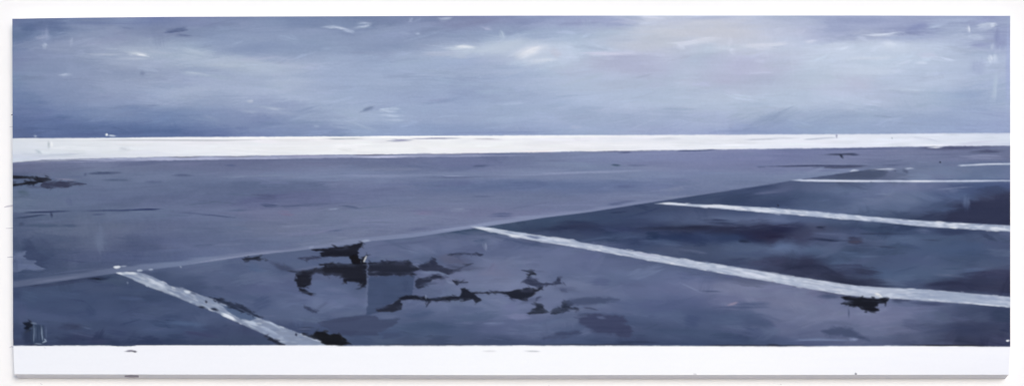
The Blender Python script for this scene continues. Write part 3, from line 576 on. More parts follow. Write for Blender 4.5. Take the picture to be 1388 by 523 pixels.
def paint_all():
    A, Bd, F = paint_sky(), paint_band(), paint_field()
    T, st = paint_tarmac()
    crisp(A, .35, .2); crisp(Bd, .3, .4); crisp(F, .45, .35); crisp(T, .4, .3)
    C = Layer(A.c); C.h = A.h
    jag = ROUGH * .35
    mb = sstep(-.7, .7, YY - Y_SKY + jag); mf = sstep(-.7, .7, YY - Y_BAND + jag * 1.3); mt = sstep(-.7, .7, YY - Y_EDGE + jag)
    for m, L in ((mb, Bd), (mf, F), (mt, T)):
        C.c = C.c * (1 - m[..., None]) + L.c * m[..., None]; C.h = C.h * (1 - m) + L.h * m
    LAB[:] = 1
    LAB[YY > Y_SKY] = 2
    LAB[YY > Y_BAND] = 3
    # the tarmac is cut into bays by the stripes
    def below(pts):      # y of a stripe's middle, as a curve over x
        return curve(pts)
    b4 = below([(1060,246),(1388,245.4)]); b3 = below([(880,276),(1040,285),(1160,295),(1250,303),(1388,310)])
    b2 = below([(630,306),(694,316),(775,329),(930,356),(1070,379),(1160,393),(1200,397),(1388,411)])
    b1 = below([(150,367),(187,373),(240,396),(320,427),(420,467),(421,600),(1388,900)])
    tar = YY > Y_EDGE
    LAB[tar] = 4
    LAB[tar & (YY > b4) & (XX > 900)] = 5
    LAB[tar & (((YY > b3) & (XX > 640)) | ((XX > 640) & (XX < 915)))] = 6
    LAB[tar & (((YY > b2) & (XX >= 640)) | (XX < 640))] = 7
    LAB[tar & (XX < 445) & ((YY > b1) | (XX < 158))] = 8
    name(1, "painted_sky", None, "hazy blue-grey clouded sky painted across the top of the canvas")
    name(2, "painted_horizon_band", None, "off-white painted band along the horizon")
    name(3, "painted_field", None, "flat slate-blue painted plain below the white band")
    name(4, "painted_bay", None, "pale blue-grey painted bay above the farthest long stripe, at the right edge")
    name(5, "painted_bay", None, "painted bay at the right, between the thin far stripe and the next one")
    name(6, "painted_bay", None, "darkest navy painted bay between the two broad right-hand stripes")
    name(7, "painted_bay", None, "wide painted bay in the foreground with black puddle marks")
    name(8, "painted_bay", None, "dark blue painted bay in the lower left corner")

    # pale edge line of the bays
    em = .82 * sstep(-2.2, 1.6, YY - Y_EDGE_T + STREAK * 1.6) * sstep(-.8, .8, Y_EDGE - YY + jag) * sstep(965, 900, XX)
    ec = field([(240, [(0,92,100,134),(90,94,102,136),(160,104,113,148),(240,116,128,164),(300,118,127,162),(340,122,129,164),(480,124,132,168),(560,128,138,176),(700,134,142,180),(860,126,134,172),(960,120,128,166)]), (520, [(0,92,100,134),(90,94,102,136),(160,104,113,148),(240,116,128,164),(300,118,127,162),(340,122,129,164),(480,124,132,168),(560,128,138,176),(700,134,142,180),(860,126,134,172),(960,120,128,166)])])
    ec += (STREAK * 4)[..., None]
    C.c = C.c * (1 - em[..., None]) + ec * em[..., None]; C.h += em * .35
    LAB[(YY > Y_EDGE_T) & (YY < Y_EDGE) & (XX < 950)] = 9
    name(9, "painted_edge_line", None, "pale blue diagonal line along the heads of the stripes")
    k = [0]
    def s(pts, w, c, op=.9, dry=.3, soft=.8, tp=.6, h=.6, clip=None):
        k[0] += 1; stroke(C, pts, w, c, op, dry, soft, tp, 4000 + k[0], h, clip)
    s([(17,386.5),(80,378.5),(150,368.5)], 3, (118,124,158), .5); s([(240,359.5),(300,350.8),(345,344.6),(400,338.6)], 1.8, (146,152,186), .6); s([(560,317.5),(640,306.5),(700,296.8)], 1.6, (154,162,198), .6); s([(60,372),(110,366),(150,362)], 1.5, (90,98,136), .7)

    # ---- stripes
    wh = (196,202,226)
    def stripe(i, P, col, label, rough=.4):
        name(i, "painted_stripe", None, label)
        poly(C, P, col, .9, .8, rough, .8, None, i, var=9, drag=.8)
        m = np.zeros((NY, NX), np.float32)
        m[:] = sstep(.8, -.8, sdf(P, XX + .8 * DRAG, YY) + rough * ROUGH)
        return m
    m1 = stripe(10, S1, (138,148,177), "broad scuffed white stripe at the lower left, running to the bottom edge")
    m2 = stripe(11, S2, (184,191,215), "longest white stripe, running to the right edge below the middle")
    m3 = stripe(12, S3, (182,190,215), "white stripe between the longest one and the thin far ones")
    stripe(13, S4, (206,213,238), "thin straight white line at the far right", .3)
    stripe(14, S6, (200,208,232), "short white dash at the right edge below the horizon band", .4)
    R = np.random.RandomState(5)
    def along(P, m, n, cols, wr, lr):
        half = len(P) // 2
        up = np.array(P[:half], np.float32); lo = np.array(P[half:][::-1], np.float32)
        for i in range(n):
            t = R.rand(); q = R.uniform(.08, .92)
            def at(t_):
                def pick(A_):
                    seg = np.hypot(*(A_[1:] - A_[:-1]).T); c = np.concatenate([[0], np.cumsum(seg)]); z = np.clip(t_, 0, 1) * c[-1]
                    return np.array([np.interp(z, c, A_[:, 0]), np.interp(z, c, A_[:, 1])])
                return pick(up) * (1 - q) + pick(lo) * q
            L_ = R.uniform(*lr)
            c = np.array(cols[R.randint(len(cols))], np.float32) + R.normal(0, 5)
            s([at(t - L_), at(t), at(t + L_)], R.uniform(*wr), c, R.uniform(.4, .85), .4, .7, .8, .7, m)
    along(S1, m1, 320, [(172,180,204),(196,202,220),(140,152,182),(116,130,166),(160,170,196),(128,140,174)], (.9, 2.6), (.005, .025))
    s([(170,371),(200,382),(226,392),(246,398)], 10, (190,197,216), .5, .4, 1.5, .3, .6, m1)
    along(S2, m2, 620, [(204,209,229),(218,222,236),(176,184,211),(188,196,219),(160,170,200),(146,157,190)], (.9, 2.8), (.004, .02))
    along(S3, m3, 380, [(208,214,233),(222,226,238),(172,182,210),(148,160,194),(190,198,222)], (.8, 2.4), (.005, .025))
    def nicks(P, n, cols, wr, lr):
        p = np.array(P, np.float32); nx_ = np.roll(p, -1, 0); ln = np.hypot(*(nx_ - p).T); pr = ln / ln.sum()
        for _ in range(n):
            q_ = R.choice(len(p), p=pr); e_ = (nx_[q_] - p[q_]) / max(ln[q_], 1e-3); m_ = p[q_] + e_ * ln[q_] * R.rand() + R.normal(0, .5, 2)
            h_ = R.uniform(*lr) * .5
            s([m_ - e_ * h_, m_ + e_ * h_], R.uniform(*wr), np.array(cols[R.randint(len(cols))]) + R.normal(0, 6), R.uniform(.5, .9), .3, .6, .7, .4)
    nicks(S1, 46, [(74,84,118),(52,58,88),(206,212,230)], (.8, 1.7), (3, 11))
    nicks(S2, 40, [(96,104,142),(210,215,232),(222,226,238)], (.7, 1.2), (5, 18))
    nicks(S3, 40, [(206,212,232),(228,231,241),(90,100,138)], (.7, 1.2), (5, 16))
    # first stripe: bright edges, bare patches
    s([(164,370),(180,370),(188,372)], 3, (226,230,240), .85); s([(196,377),(214,384),(226,392)], 5, (206,212,230), .7, .4, .8, .6, .7, m1); s([(250,394),(258,396)], 3.4, (222,228,240), .8)
    s([(298,423.5),(310,429),(322,434.5)], 4.6, (222,228,242), .95, .2); s([(330,436),(342,437),(352,441)], 4.6, (206,215,236), .9); s([(352,441),(380,455)], 4, (182,194,220), .6); s([(356,432),(380,444),(388,445)], 3.2, (176,188,216), .8)
    s([(422,459),(440,463)], 2.4, (196,204,228), .9); s([(400,464),(430,468)], 8, (140,152,188), .5, .3, 2, .4, .5, m1); s([(340,440),(372,456),(396,466)], 10, (142,154,190), .45, .3, 2, .4, .5, m1)
    poly(C, [(300,413),(318,415),(334,422),(348,431),(340,434),(326,432),(312,424)], (78,93,132), .9, 1, 1)
    # second stripe
    s([(640,308.5),(656,310),(672,312)], 2.6, (224,228,240), .9); s([(684,317),(694,319.5),(708,322)], 4, (226,230,242), .9); s([(712,319),(726,321.5),(736,322)], 3.6, (96,106,148), .8, .3, 1); s([(700,316),(716,317)], 3, (176,186,214), .8)
    s([(740,321),(776,326)], 3, (214,218,234), .7); s([(856,341),(900,349)], 4, (170,172,204), .6, .4, .8, .6, .5, m2); s([(1000,366),(1030,374),(1050,378)], 4, (218,222,240), .8, .3, .8, .6, .6, m2); s([(1050,382),(1066,386)], 6, (150,164,196), .5, .3, 1, .6, .5, m2)
    s([(1160,391),(1194,396)], 6, (206,212,232), .6, .4, .8, .6, .6, m2); s([(1184,397),(1190,399),(1196,402)], 3.4, (230,230,232), .9); s([(1192,396),(1262,399),(1372,409)], 13, (150,161,192), .72, .35, 2, .1, .3, m2); s([(1302,409.5),(1340,413),(1368,415.5)], 1.8, (220,226,240), .9)
    s([(1258,405.5),(1268,407)], 2, (216,222,238), .8); s([(1310,401),(1369,405)], 5, (138,150,188), .5, .3, 1, .4, .3, m2)
    # third stripe
    s([(894,275.6),(912,276),(934,278)], 2.6, (226,230,242), .95); s([(946,278.5),(985,280),(1010,283)], 3.4, (224,228,240), .85); s([(1010,282),(1042,286.5),(1060,285)], 2.4, (218,224,240), .9); s([(1060,284),(1086,286),(1104,290)], 2.2, (222,227,241), .9)
    s([(1090,292),(1120,294)], 3.4, (160,172,206), .8, .3, .8, .6, .5, m3); s([(1056,283.6),(1076,284.4),(1100,287.6)], 1.6, (84,94,134), .7); s([(1180,296),(1250,304)], 4, (160,170,204), .6, .3, .8, .5, .5, m3); s([(1262,302),(1282,306)], 2.4, (216,221,238), .85)
    s([(1286,307.6),(1298,309.2)], 2.6, (232,236,244), .95); s([(1340,308),(1369,311.6)], 2.6, (222,227,240), .85); s([(1320,304.6),(1369,307.2)], 2.4, (140,150,186), .6)
    # far dashes
    s([(1086,245),(1130,245.6),(1200,245.6)], 1.6, (226,231,246), .8); s([(1224,245.7),(1272,245.8)], 2, (230,234,247), .85); s([(1284,245.8),(1320,245.5)], 1.8, (186,194,222), .7); s([(1180,246.5),(1181,247.2)], 1.6, (90,96,130), .7)
    for q_, w__ in ((15, 'short left'), (17, 'long middle'), (18, 'faint right')):
        name(q_, "painted_dash", None, w__ + " piece of the broken white dash near the heads of the far bays")
    before = C.c.copy()
    s([(1152,232.2),(1157,231),(1164,231)], 1.9, (206,212,234), .9); s([(1174,230.3),(1190,229.8),(1204,229.2),(1222,228.8)], 1.9, (206,212,234), .95); s([(1226,229),(1233,228.2),(1240,228.2)], 1.7, (190,198,226), .85)
    dm = np.abs(C.c - before).sum(2) > 60
    s([(1196,231.6),(1212,231)], 1.4, (150,158,190), .6); s([(1206,227),(1250,226)], 2, (118,126,162), .5)
    LAB[(LAB == 4) & (YY < 231) & (XX < 1194)] = 3
    LAB[dm & (XX < 1169)] = 15; LAB[dm & (XX >= 1169) & (XX < 1224)] = 17; LAB[dm & (XX >= 1224)] = 18
    s([(1310,223.6),(1340,222.6),(1369,221.8)], 1.5, (222,228,244), .8); s([(1212,231),(1214,232.4)], 1.6, (70,76,106), .7); s([(1228,232.6),(1230,234.6)], 2.4, (80,86,120), .6)
    # ends on the edge line
    s([(154.5,361.8),(158,362),(163,361.4)], 3.6, (226,230,240), .95, 0, .8); s([(163,361),(172,360.4)], 1.6, (176,184,208), .8); s([(186,366.8),(190,366.2),(193,366.4)], 2.4, (196,204,226), .9); s([(202,365.4),(207,365)], 2, (182,190,216), .8)
    s([(158,370),(168,371)], 2.6, (222,226,238), .9); s([(244,360.5),(246,362.5)], 2.6, (156,164,190), .7); s([(490,327.2),(496,326),(502,325.6)], 3.4, (158,168,200), .85); s([(419,336),(425,334)], 4, (142,150,184), .7)

    # ---- dark puddles of the middle bay
    K0, K1, K2 = (32,30,46), (38,38,57), (62,66,98)
    idx = [20]
    def fringe(P, col, amount, wr=(.9, 2.2), lr=(3, 10)):
        p = np.array(P, np.float32)
        for a_, b_ in zip(p, np.roll(p, -1, 0)):
            e_ = b_ - a_; l_ = float(np.hypot(*e_))
            for q_ in range(int(l_ * amount / 5 + R.rand())):
                m_ = a_ + e_ * R.rand() + R.normal(0, .7, 2)
                an = R.normal(0, .35) + (math.atan2(e_[1], e_[0]) if R.rand() < .45 else 0)
                h_ = R.uniform(*lr) * .5; v_ = np.array([math.cos(an) * h_, math.sin(an) * h_])
                s([m_ - v_, m_, m_ + v_], R.uniform(*wr), np.array(col) + R.normal(0, 6), R.uniform(.4, .85), .3, .7, .8, .3)
    def patch(P, col, op=.95, soft=.9, rough=1.1, label=None, par=7, var=6, dry=.32, drag=None):
        i = idx[0]; idx[0] += 1
        drag = 3.6 if drag is None else drag + 1.2
        if soft >= 1.5: soft *= 1.5; dry = .3
        name(i, "painted_dark_patch", par, label)
        if soft < 1.3: fringe(P, col, .3)
        poly(C, P, col, op, soft, rough * .9 + .5, .5, None, i, var, dry, drag)
        if soft < 1.3: fringe(P, np.array(col) + 16, .35)
    poly(C, [(500,374.3),(561,373),(560,392.7),(558,399.8),(541,404.6),(520,417),(512,424),(496.5,427)], (66,76,112), .9, 1, .6, .3, None, None, 5, drag=1.5)
    s([(520,380),(545,384)], 10, (72,84,122), .5, .5, 2); s([(505,400),(520,396)], 12, (72,82,120), .5, .5, 2); s([(548,378),(552,396)], 8, (60,68,104), .5, .5, 2)
    poly(C, [(431,437),(447,433),(467,429.5),(495,427.4),(512,427),(514,432),(541,431),(531,441),(510,454),(475,455.4),(449,450)], (66,71,105), .8, 1.3, 1.2, .3, None, None, 4, .3, 3)
    s([(440,436),(470,432),(500,430)], 5, (60,64,96), .5, .5, 1.5); s([(452,449),(490,450)], 6, (60,64,98), .5, .5, 1.5); s([(513,428),(540,429)], 5, (98,107,145), .6, .4, 1)
    for a_, b_, w__, c__ in (((590,352),(640,354),12,(88,88,120)), ((600,366),(664,362),8,(80,84,116)), ((640,372),(700,370),10,(112,114,150)), ((650,384),(706,380),8,(104,108,144)), ((560,412),(620,410),7,(102,110,148)), ((655,404),(690,412),9,(108,116,154)), ((700,412),(745,404),6,(84,90,126)), ((742,392),(790,394),7,(84,90,126)), ((430,396),(480,400),12,(100,108,148)), ((340,380),(390,384),12,(98,107,146)), ((376,402),(420,410),9,(88,97,136)), ((960,386),(1010,392),14,(112,117,153)), ((1010,420),(1090,426),16,(106,112,150)), ((1060,402),(1120,410),10,(112,117,154)), ((880,384),(930,400),12,(98,104,146)), ((820,430),(900,440),12,(74,84,122)), ((1180,430),(1240,428),12,(108,112,150)), ((1240,450),(1330,440),10,(60,66,102))):
        bundle(C, [a_, ((a_[0] + b_[0]) / 2, (a_[1] + b_[1]) / 2 - 2), b_], w__, c__, .55, .5, 1.6, .6, int(a_[0]), .3)
    patch([(325.6,350.4),(345,347.6),(357.4,345.8),(351,349.6),(365,351.8),(346,353),(331,352.6)], K1, .95, .8, .6)
    patch([(362,351.6),(378,356.4),(392,361.6),(404,367),(398,368.8),(382,366.4),(372,360.6)], (64,67,98), .7, 1.8, 1.2)
    s([(386,366.4),(402,368.4),(412,366.4)], 2, (44,46,68), .8); s([(384,356),(388,363)], 3, (78,84,114), .7); s([(390,365.4),(402,366),(428,361.6),(446,358.6)], 2.4, (104,110,146), .7); s([(336,360),(352,362)], 8, (82,96,134), .5, .5, 2)
    patch([(422.4,338.4),(436,337.6),(455.8,334.7),(472.8,332.7),(491,328.8),(489.7,334.7),(484,336.7),(484.4,345.6),(474,347.2),(436,347.2),(434.6,343.2),(438.8,340.4),(426,339.6)], K0, .97, .8, .7)
    patch([(405,349.8),(412,349),(433,346.8),(435,349.4),(422,351),(419,356.4),(414.6,352.6)], (58,59,88), .88, .9, .8)
    patch([(397.8,378.6),(400.6,371.5),(407.7,367.3),(427.5,363),(441.6,360.4),(433,358.2),(450,356.5),(472.8,357.4),(496.8,356),(497,384.2),(489.7,389.9),(483.5,391.3),(489.7,384.8),(479.8,382),(470.4,380.8),(468,384.6),(464.3,380),(461.4,374.3),(453,372.4),(441.6,374.3),(436.5,370.7),(428.9,370.7),(421.8,375.7),(420.4,385.6),(413.4,389.9),(404.9,388.5),(402,382.8)], K0, .97, .8, .7, "largest black puddle shape, hooked to the left", drag=1.6, dry=.35)
    patch([(408,389.6),(416,393.6),(426.4,398.4),(422,401.4),(410.5,397.8),(407.6,392.6)], K0, .93, .8, .7)
    s([(400.6,374.4),(402.6,376.8)], 2.6, (98,104,140), .8); s([(409,389.4),(412,391)], 2, (80,86,118), .7); s([(426,371.6),(440,374.6),(456,374)], 2.2, (96,104,142), .5)
    patch([(474,346),(484,344.4),(489,350.3),(490,356),(493,349),(497.8,345.8),(495.4,356),(489.7,359.3),(478.4,357.4)], (24,22,35), 1, .7, .6, drag=1)
    s([(493.2,354.4),(495,350.5),(496.8,347)], 2.4, (216,216,222), .95, 0, .7, .3)
    patch([(412.6,415.2),(423,417.6),(432,421.6),(429,424),(423,423.6),(420,419.4)], (56,60,92), .85, .9, .8)
    s([(426,420),(436,415),(446,410)], 5, (80,86,122), .5, .5, 2); s([(412,415.4),(422,416.8)], 1.4, (48,52,80), .8)
    patch([(499,356.2),(526.8,353.2),(556.5,353.8),(559.3,358.8),(570.6,364.4),(562,368.7),(563.5,373.2),(524,372.6),(499,375)], (38,38,58), .97, .8, .7, drag=2)
    s([(501,369.4),(509,368),(516,367.6)], 1.8, (82,86,116), .85); s([(530,358),(553,359)], 3, (58,58,84), .5); s([(556,355.6),(561,358.4),(566,357.4),(569,359.4)], 2.4, (108,116,154), .8, .2); s([(562,359),(569,363),(573,367)], 2.4, (112,120,156), .8, .2); s([(556,353.6),(566,353),(574,356)], 2, (100,108,146), .7)
    patch([(566,359.4),(580.5,356),(584.8,348.4),(588.4,349),(590,357.4),(600,363),(615,363.6),(641,356.6),(617,368),(606,373.4),(590,369),(575,367)], (48,49,74), .92, 1.2, 1)
    s([(584,350),(588,360)], 5, (46,48,76), .8); s([(594,351),(610,350),(622,352)], 11, (92,94,126), .6, .4, 3); s([(600,360),(626,361)], 4, (66,68,98), .6, .5, 1.5); s([(612,366),(640,364)], 6, (84,88,122), .5, .5, 2); s([(568,360),(582,360)], 5, (44,46,70), .7)
    patch([(608.4,345.8),(612,343.8),(632,342.4),(650,343.4),(656,344.6),(648,346.6),(640,344.8),(618,345.4),(613,347)], (50,53,82), .92, .7, .6, drag=2)
    s([(612,346.4),(620,347.6),(625,352)], 1.5, (70,74,106), .6); s([(658,329),(659,340)], 3, (140,148,180), .7, .3); s([(654,330),(657,338)], 3, (108,116,152), .6)
    patch([(563.5,380),(566,377),(592,372.2),(604,375.7),(586,378.8),(576,388.5),(566,391),(563.6,385.6)], (42,43,66), .93, 1, 1)
    s([(566,386),(580,384),(596,383)], 4, (72,78,110), .7); s([(580,390),(612,388)], 6, (100,109,147), .5, .4, 1.5)
    s([(562.6,371.6),(574,369.8),(584,368.8),(594.7,369.5),(603,372),(610,375.6),(616,379.6)], 3.6, (114,125,163), .9, .3, .8, .3); s([(616,379),(614.5,384),(606,381.6),(610,377)], 2.6, (122,132,168), .85, .2); s([(600,377),(608,385)], 2, (92,102,140), .7)
    patch([(614,379.4),(622,380.6),(635,381.6),(634,383.4),(622,383.6),(620.6,386.6),(616.6,384)], (34,34,52), .95, .7, .7, drag=2)
    patch([(512,420.2),(526.8,414),(542.3,404.2),(543,410),(542.3,418.4),(532.4,421.8),(515,422)], K1, .94, 1, .9, drag=3)
    s([(508,420),(530,414)], 4, (58,62,94), .6, .5, 1.5)
    patch([(542.3,404),(550.8,400.6),(563.5,399.8),(574.9,402.4),(580.5,404.2),(603,401.8),(623,401),(625.8,391.3),(631.4,389.9),(637,396),(648.6,396),(642.8,399),(651.4,406.9),(645.6,410),(638.5,404.4),(634.3,406.9),(614.5,407.2),(583.4,408.5),(578.3,413),(576.3,406.9),(560.7,404.8),(543.7,406.6)], (34,34,52), .97, .8, .7, drag=1.6)
    s([(577,399.4),(577.4,405)], 1.8, (132,142,176), .8); s([(584,405),(600,404.4)], 2.4, (62,70,106), .6); s([(566,400),(572,404)], 2, (72,80,116), .6)
    patch([(646,397),(660,395.6),(672,394.6),(688.3,395.4),(704.4,392.4),(711.3,390),(727.3,391.3),(738.4,386.4),(735.4,391.3),(724,397),(713.6,406.4),(699.8,406),(690.6,401.8),(683.8,398.4),(670,397.7)], (34,34,52), .97, .8, .8, drag=2)
    s([(708,395),(722,393.6)], 4, (64,64,92), .6); s([(724,390.4),(729,391.4)], 3, (118,122,156), .7); s([(690,404),(700,408)], 3, (70,74,106), .6)
    patch([(710,366),(724,366.4),(724.8,371.8),(719.3,374),(715.9,371.8),(714,368.4)], (30,30,46), .96, .9, .7, drag=2)
    s([(708,366),(730,367.4),(745,369)], 2, (84,90,126), .5)
    patch([(707.4,382),(718,375.2),(727.3,378.7),(736.5,383.3),(752.6,383.3),(756,375),(762,374.8),(760.6,381),(764.4,385),(741,386.4),(734,390),(725,387.8)], (52,54,82), .9, 1.1, 1)
    s([(716,378),(722,384)], 6, (50,52,80), .5, .5, 1.6); s([(756,376),(758,383)], 4, (48,50,78), .6)
    patch([(713.4,424),(722.8,420.6),(725,410.6),(732,412),(738.8,417.7),(743.6,423.6),(732,424.7),(719.3,426.4)], (40,42,62), .95, 1, .9, drag=2.4)
    s([(726,409.6),(728,403.6),(735,401)], 2.6, (62,65,96), .85)
    patch([(744.2,424.6),(750.3,417.7),(761.7,416.5),(761.4,408.5),(771,406.6),(778,412),(773,415.4),(788.4,418.3),(784.7,420.2),(771,418.8),(767.5,422.4),(750.3,424.8)], (42,45,68), .95, 1, .9, drag=2.4)
    s([(790,416.6),(800,417.6),(811,419.6)], 2.4, (60,64,94), .85); s([(760,392),(768,395)], 5, (68,72,106), .6, .4, 2)
    patch([(763,407.6),(798,402.2),(826,402.2),(838,406),(818,412),(790,413.4),(770,413.4)], (68,75,110), .8, 2, 1.5)
    patch([(781,430),(798,425.6),(812,424.6),(845,428.6),(854,442),(857,458),(834,453.6),(806,449),(790,442.6),(784,437)], (62,64,99), .85, 2.2, 2)
    s([(780,428),(800,424)], 3, (72,78,112), .7); s([(808,429),(822,431)], 3.4, (96,104,144), .7); s([(838,446),(846,458)], 12, (60,62,96), .4, .4, 3)
    patch([(736,459.4),(756,450),(786,447.6),(790,451),(766,457.8)], (64,69,104), .8, 1.6, 1.2)
    s([(820,465.6),(860,463),(900,464)], 3, (52,58,88), .8); s([(740,440),(770,436)], 12, (100,109,148), .4, .5, 3); s([(672,360),(690,354),(704,360)], 7, (106,110,146), .5, .5, 2)
    patch([(406,450.4),(424,453.4),(430,448.2),(441.6,449.1),(448.7,453.5),(461.4,451.8),(467,460.4),(474,465),(462,468.4),(446,468),(433,461),(418,455)], (28,26,36), .98, .9, .8, "black blot at the bottom edge beside the lower left stripe", drag=2)
    s([(402,444),(416,443.4),(428,443.4)], 1.7, (60,64,94), .8); s([(404,447.4),(424,447)], 1.5, (58,62,92), .7); s([(404,445.6),(424,445.2)], 1.3, (116,122,156), .6)
    poly(C, [(516,452),(526,450.6),(543,450),(540,456),(520,460)], (68,76,112), .75, 1.8, 1.2, drag=2); s([(520,437),(536,433),(540,431)], 4, (70,78,112), .6)
    s([(498,330),(497.6,380),(498,426)], 1.6, (106,114,150), .65, .5, .8, .1); s([(504,334),(504,352)], 8, (104,112,150), .4, .4, 2); s([(496,392),(496,425)], 3, (104,114,152), .5, .4, 1)
    # marks on the stripes
    patch([(284,402.6),(305,406),(330,414),(344,423),(356,430.6),(341,427),(325,420.6),(306,413)], (34,37,60), .95, .9, .9, "dark slash lying along the lower left stripe", 10)
    s([(318,414.6),(336,424),(346,428)], 1.6, (88,98,134), .8)
    s([(269,415.4),(279,416.6)], 2.6, (40,42,62), .9, .1); s([(285,418),(291,418.6),(297,421)], 3.4, (38,40,62), .95, .1); s([(279,407.4),(280.2,410)], 2.6, (48,50,72), .9, 0); s([(401,451.6),(402,454.4)], 2.8, (40,42,66), .9, 0)
    patch([(361,454.6),(372,459.4),(388,466.4),(380,467.4),(364,460)], (38,38,56), .92, .8, 1, None, 8)
    patch([(1142,401.6),(1152.6,400.2),(1169.4,402.8),(1184,403.6),(1206,403.8),(1201,411.5),(1191.5,410.5),(1188.3,415.7),(1191.5,421),(1184,423),(1171.5,422),(1165.2,415.7),(1150.5,413.6),(1141,410.9),(1154.7,408.8),(1144,405.8)], (26,25,40), .98, .8, .7, "black blot just under the longest stripe, near the right", drag=1.6)
    s([(1146,407),(1158,407.6)], 1.6, (70,74,104), .8); s([(1206,406),(1226,409)], 5, (62,68,100), .6, .5, 1.6); s([(1112,402),(1140,402.4)], 4, (68,76,112), .5, .5, 2)
    s([(1206,405.6),(1240,407.6)], 2.6, (62,66,98), .8)
    # left black marks in the plain
    patch([(15,238.6),(40,238.8),(48,239.6),(66,241.4),(68.6,244.4),(58,247),(52,247.6),(49,251),(32,250.6),(15,251.8),(15,249),(29,248.6),(34,245.4),(46,245),(42,242.8),(15,241.8)], (34,32,46), .97, .7, .6, "black smear at the left edge under the white band", 3)
    patch([(60,247.4),(72,245.4),(88,246),(104,245.2),(98,248.6),(119,249.6),(104,251),(86,254.6),(66,255.4),(58,252.4)], (58,58,86), .95, .8, .8, "dark grey smear beside the black one at the left edge", 3)
    s([(48,244),(58,242.6),(68,243.6)], 2.6, (46,44,62), .9); s([(34,252.4),(60,254.8)], 2.2, (80,84,116), .7)
    s([(70,250),(96,249)], 6, (56,56,84), .8); s([(96,248),(118,249.4)], 2.6, (66,70,100), .8); s([(52,252),(70,254)], 4, (64,66,94), .7)
    # scribble in the lower left corner
    s([(30,444),(38,452),(34,464)], 14, (48,54,84), .6, .4, 3); s([(22,430),(24,462)], 8, (62,72,106), .5, .4, 3)
    poly(C, [(33,436),(42,436),(47,450),(46,466),(33,466)], (46,52,82), .6, 2.5, 1.5, .4)
    poly(C, [(40,440),(60,440),(61,466),(42,466)], (52,62,92), .85, 1.4, 1.2, .4)
    patch([(33,437),(41,435.4),(45,439),(41,447),(36,449),(34,443)], (28,30,48), .95, .9, 1, None, 8)
    s([(46,438),(46.4,450),(45.4,465)], 1.7, (128,142,172), .8); s([(56.6,439),(57,452),(58.6,464)], 1.8, (146,160,188), .85); s([(62.6,440),(62.8,462)], 1.2, (98,110,144), .7); s([(58,464),(62.4,461.6),(60.4,458.6)], 2.2, (158,170,196), .9)
    s([(45,466.2),(58,466)], 2.4, (140,154,182), .9); s([(48.5,440),(49,464)], 1.3, (96,108,142), .7); s([(53,441),(53.4,463)], 1.2, (84,96,130), .7); s([(40,446),(46,443)], 2, (70,80,110), .7); s([(42.6,437),(50,438.6)], 2, (120,132,160), .8); s([(34,466.4),(62,467)], 1.8, (40,42,62), .6)
    # dark rim of paint along the bottom
    for x0_, x1_, c_, o_ in ((480, 690, (60,60,84), .7), (690, 900, (50,52,76), .8), (900, 1150, (40,40,60), .8), (1215, 1372, (34,32,46), .9), (20, 380, (66,72,100), .5)):
        xs_ = np.linspace(x0_, x1_, 9)
        s([(x_, float(Y_PAINT_B[0, int(x_)]) - .9) for x_ in xs_], 2, c_, o_, .3, .7, .1)
    s([(1036,467),(1062,468.4)], 3, (38,38,58), .8)
    # ---- bare white strip at the bottom
    mw = sstep(-.6, .6, YY - Y_PAINT_B + ROUGH * .3)
    wc = field([(468, [(0,238,240,248),(200,240,241,249),(690,246,247,253),(1000,248,248,254),(1369,243,244,253)]), (507, [(0,238,240,248),(200,240,241,249),(690,246,247,253),(1000,248,248,254),(1369,240,241,250)])])
    wc += (STREAK * .8 + 3)[..., None]
    C.c = C.c * (1 - mw[..., None]) + wc * mw[..., None]; C.h *= (1 - mw)
    LAB[YY > Y_PAINT_B] = 16
    name(16, "bare_canvas_strip", None, "unpainted white strip along the bottom of the canvas")
    s([(168,475.6),(178,475),(187,476)], 2.4, (104,98,116), .85, .3, .8, .9); s([(181,476),(185,476.2)], 2, (70,66,82), .8)
    s([(652,475.6),(664,475.4),(674,475.6)], 1.8, (206,206,214), .7); s([(708,475.4),(720,475.6),(734,476)], 1.7, (176,176,188), .8); s([(1159,505.8),(1161,506.6)], 2, (50,46,60), .9, 0)
    s([(940,506.4),(944,507)], 1.6, (170,166,180), .8); s([(60,469.6),(62,472)], 1.6, (214,214,226), .6)
    C.c += (GRAIN * .9)[..., None]
    lum = C.c @ np.array([.3, .59, .11], np.float32)
    C.c = lum[..., None] + (C.c - lum[..., None]) * .86 + np.array([-3, 0, -1.5], np.float32) * sstep(235, 190, lum)[..., None]
    C.c += np.array([-1.0, .1, .5], np.float32) * sstep(125, 70, lum)[..., None]
    return np.clip(C.c, 4, 254), C.h
PAINT, HEIGHT = paint_all()
# PAINTER-END

# ------------------------------------------------------------------ the painting
root = bpy.data.objects.new("painting", None)
root.empty_display_size = 0.2
link(root)
root.location = (0, 0, Z_BOTTOM)
tag(root, "long panoramic oil painting of tarmac bays under a pale horizon, hung on white wall", "painting")

NI, NJ = 1352, 486
jj, ii = np.mgrid[0:NJ + 1, 0:NI + 1].astype(np.float32)
u, w_ = ii / NI, jj / NJ
xl = np.interp(w_, [0, .90, 1.0], [16.8, 17.8, 19.6]); xr = np.interp(w_, [0, .92, 1.0], [1369.2, 1369.3, 1367.2])
gx = xl + (xr - xl) * u
yt = np.interp(gx, [17, 60, 120, 240, 470, 690, 1160, 1369], [26.0, 25.2, 24.4, 23.3, 22.5, 21.7, 21.5, 22.0])
yb = np.interp(gx, [17, 690, 1369], [506.6, 507.8, 507.2])
gy = yt + (yb - yt) * w_

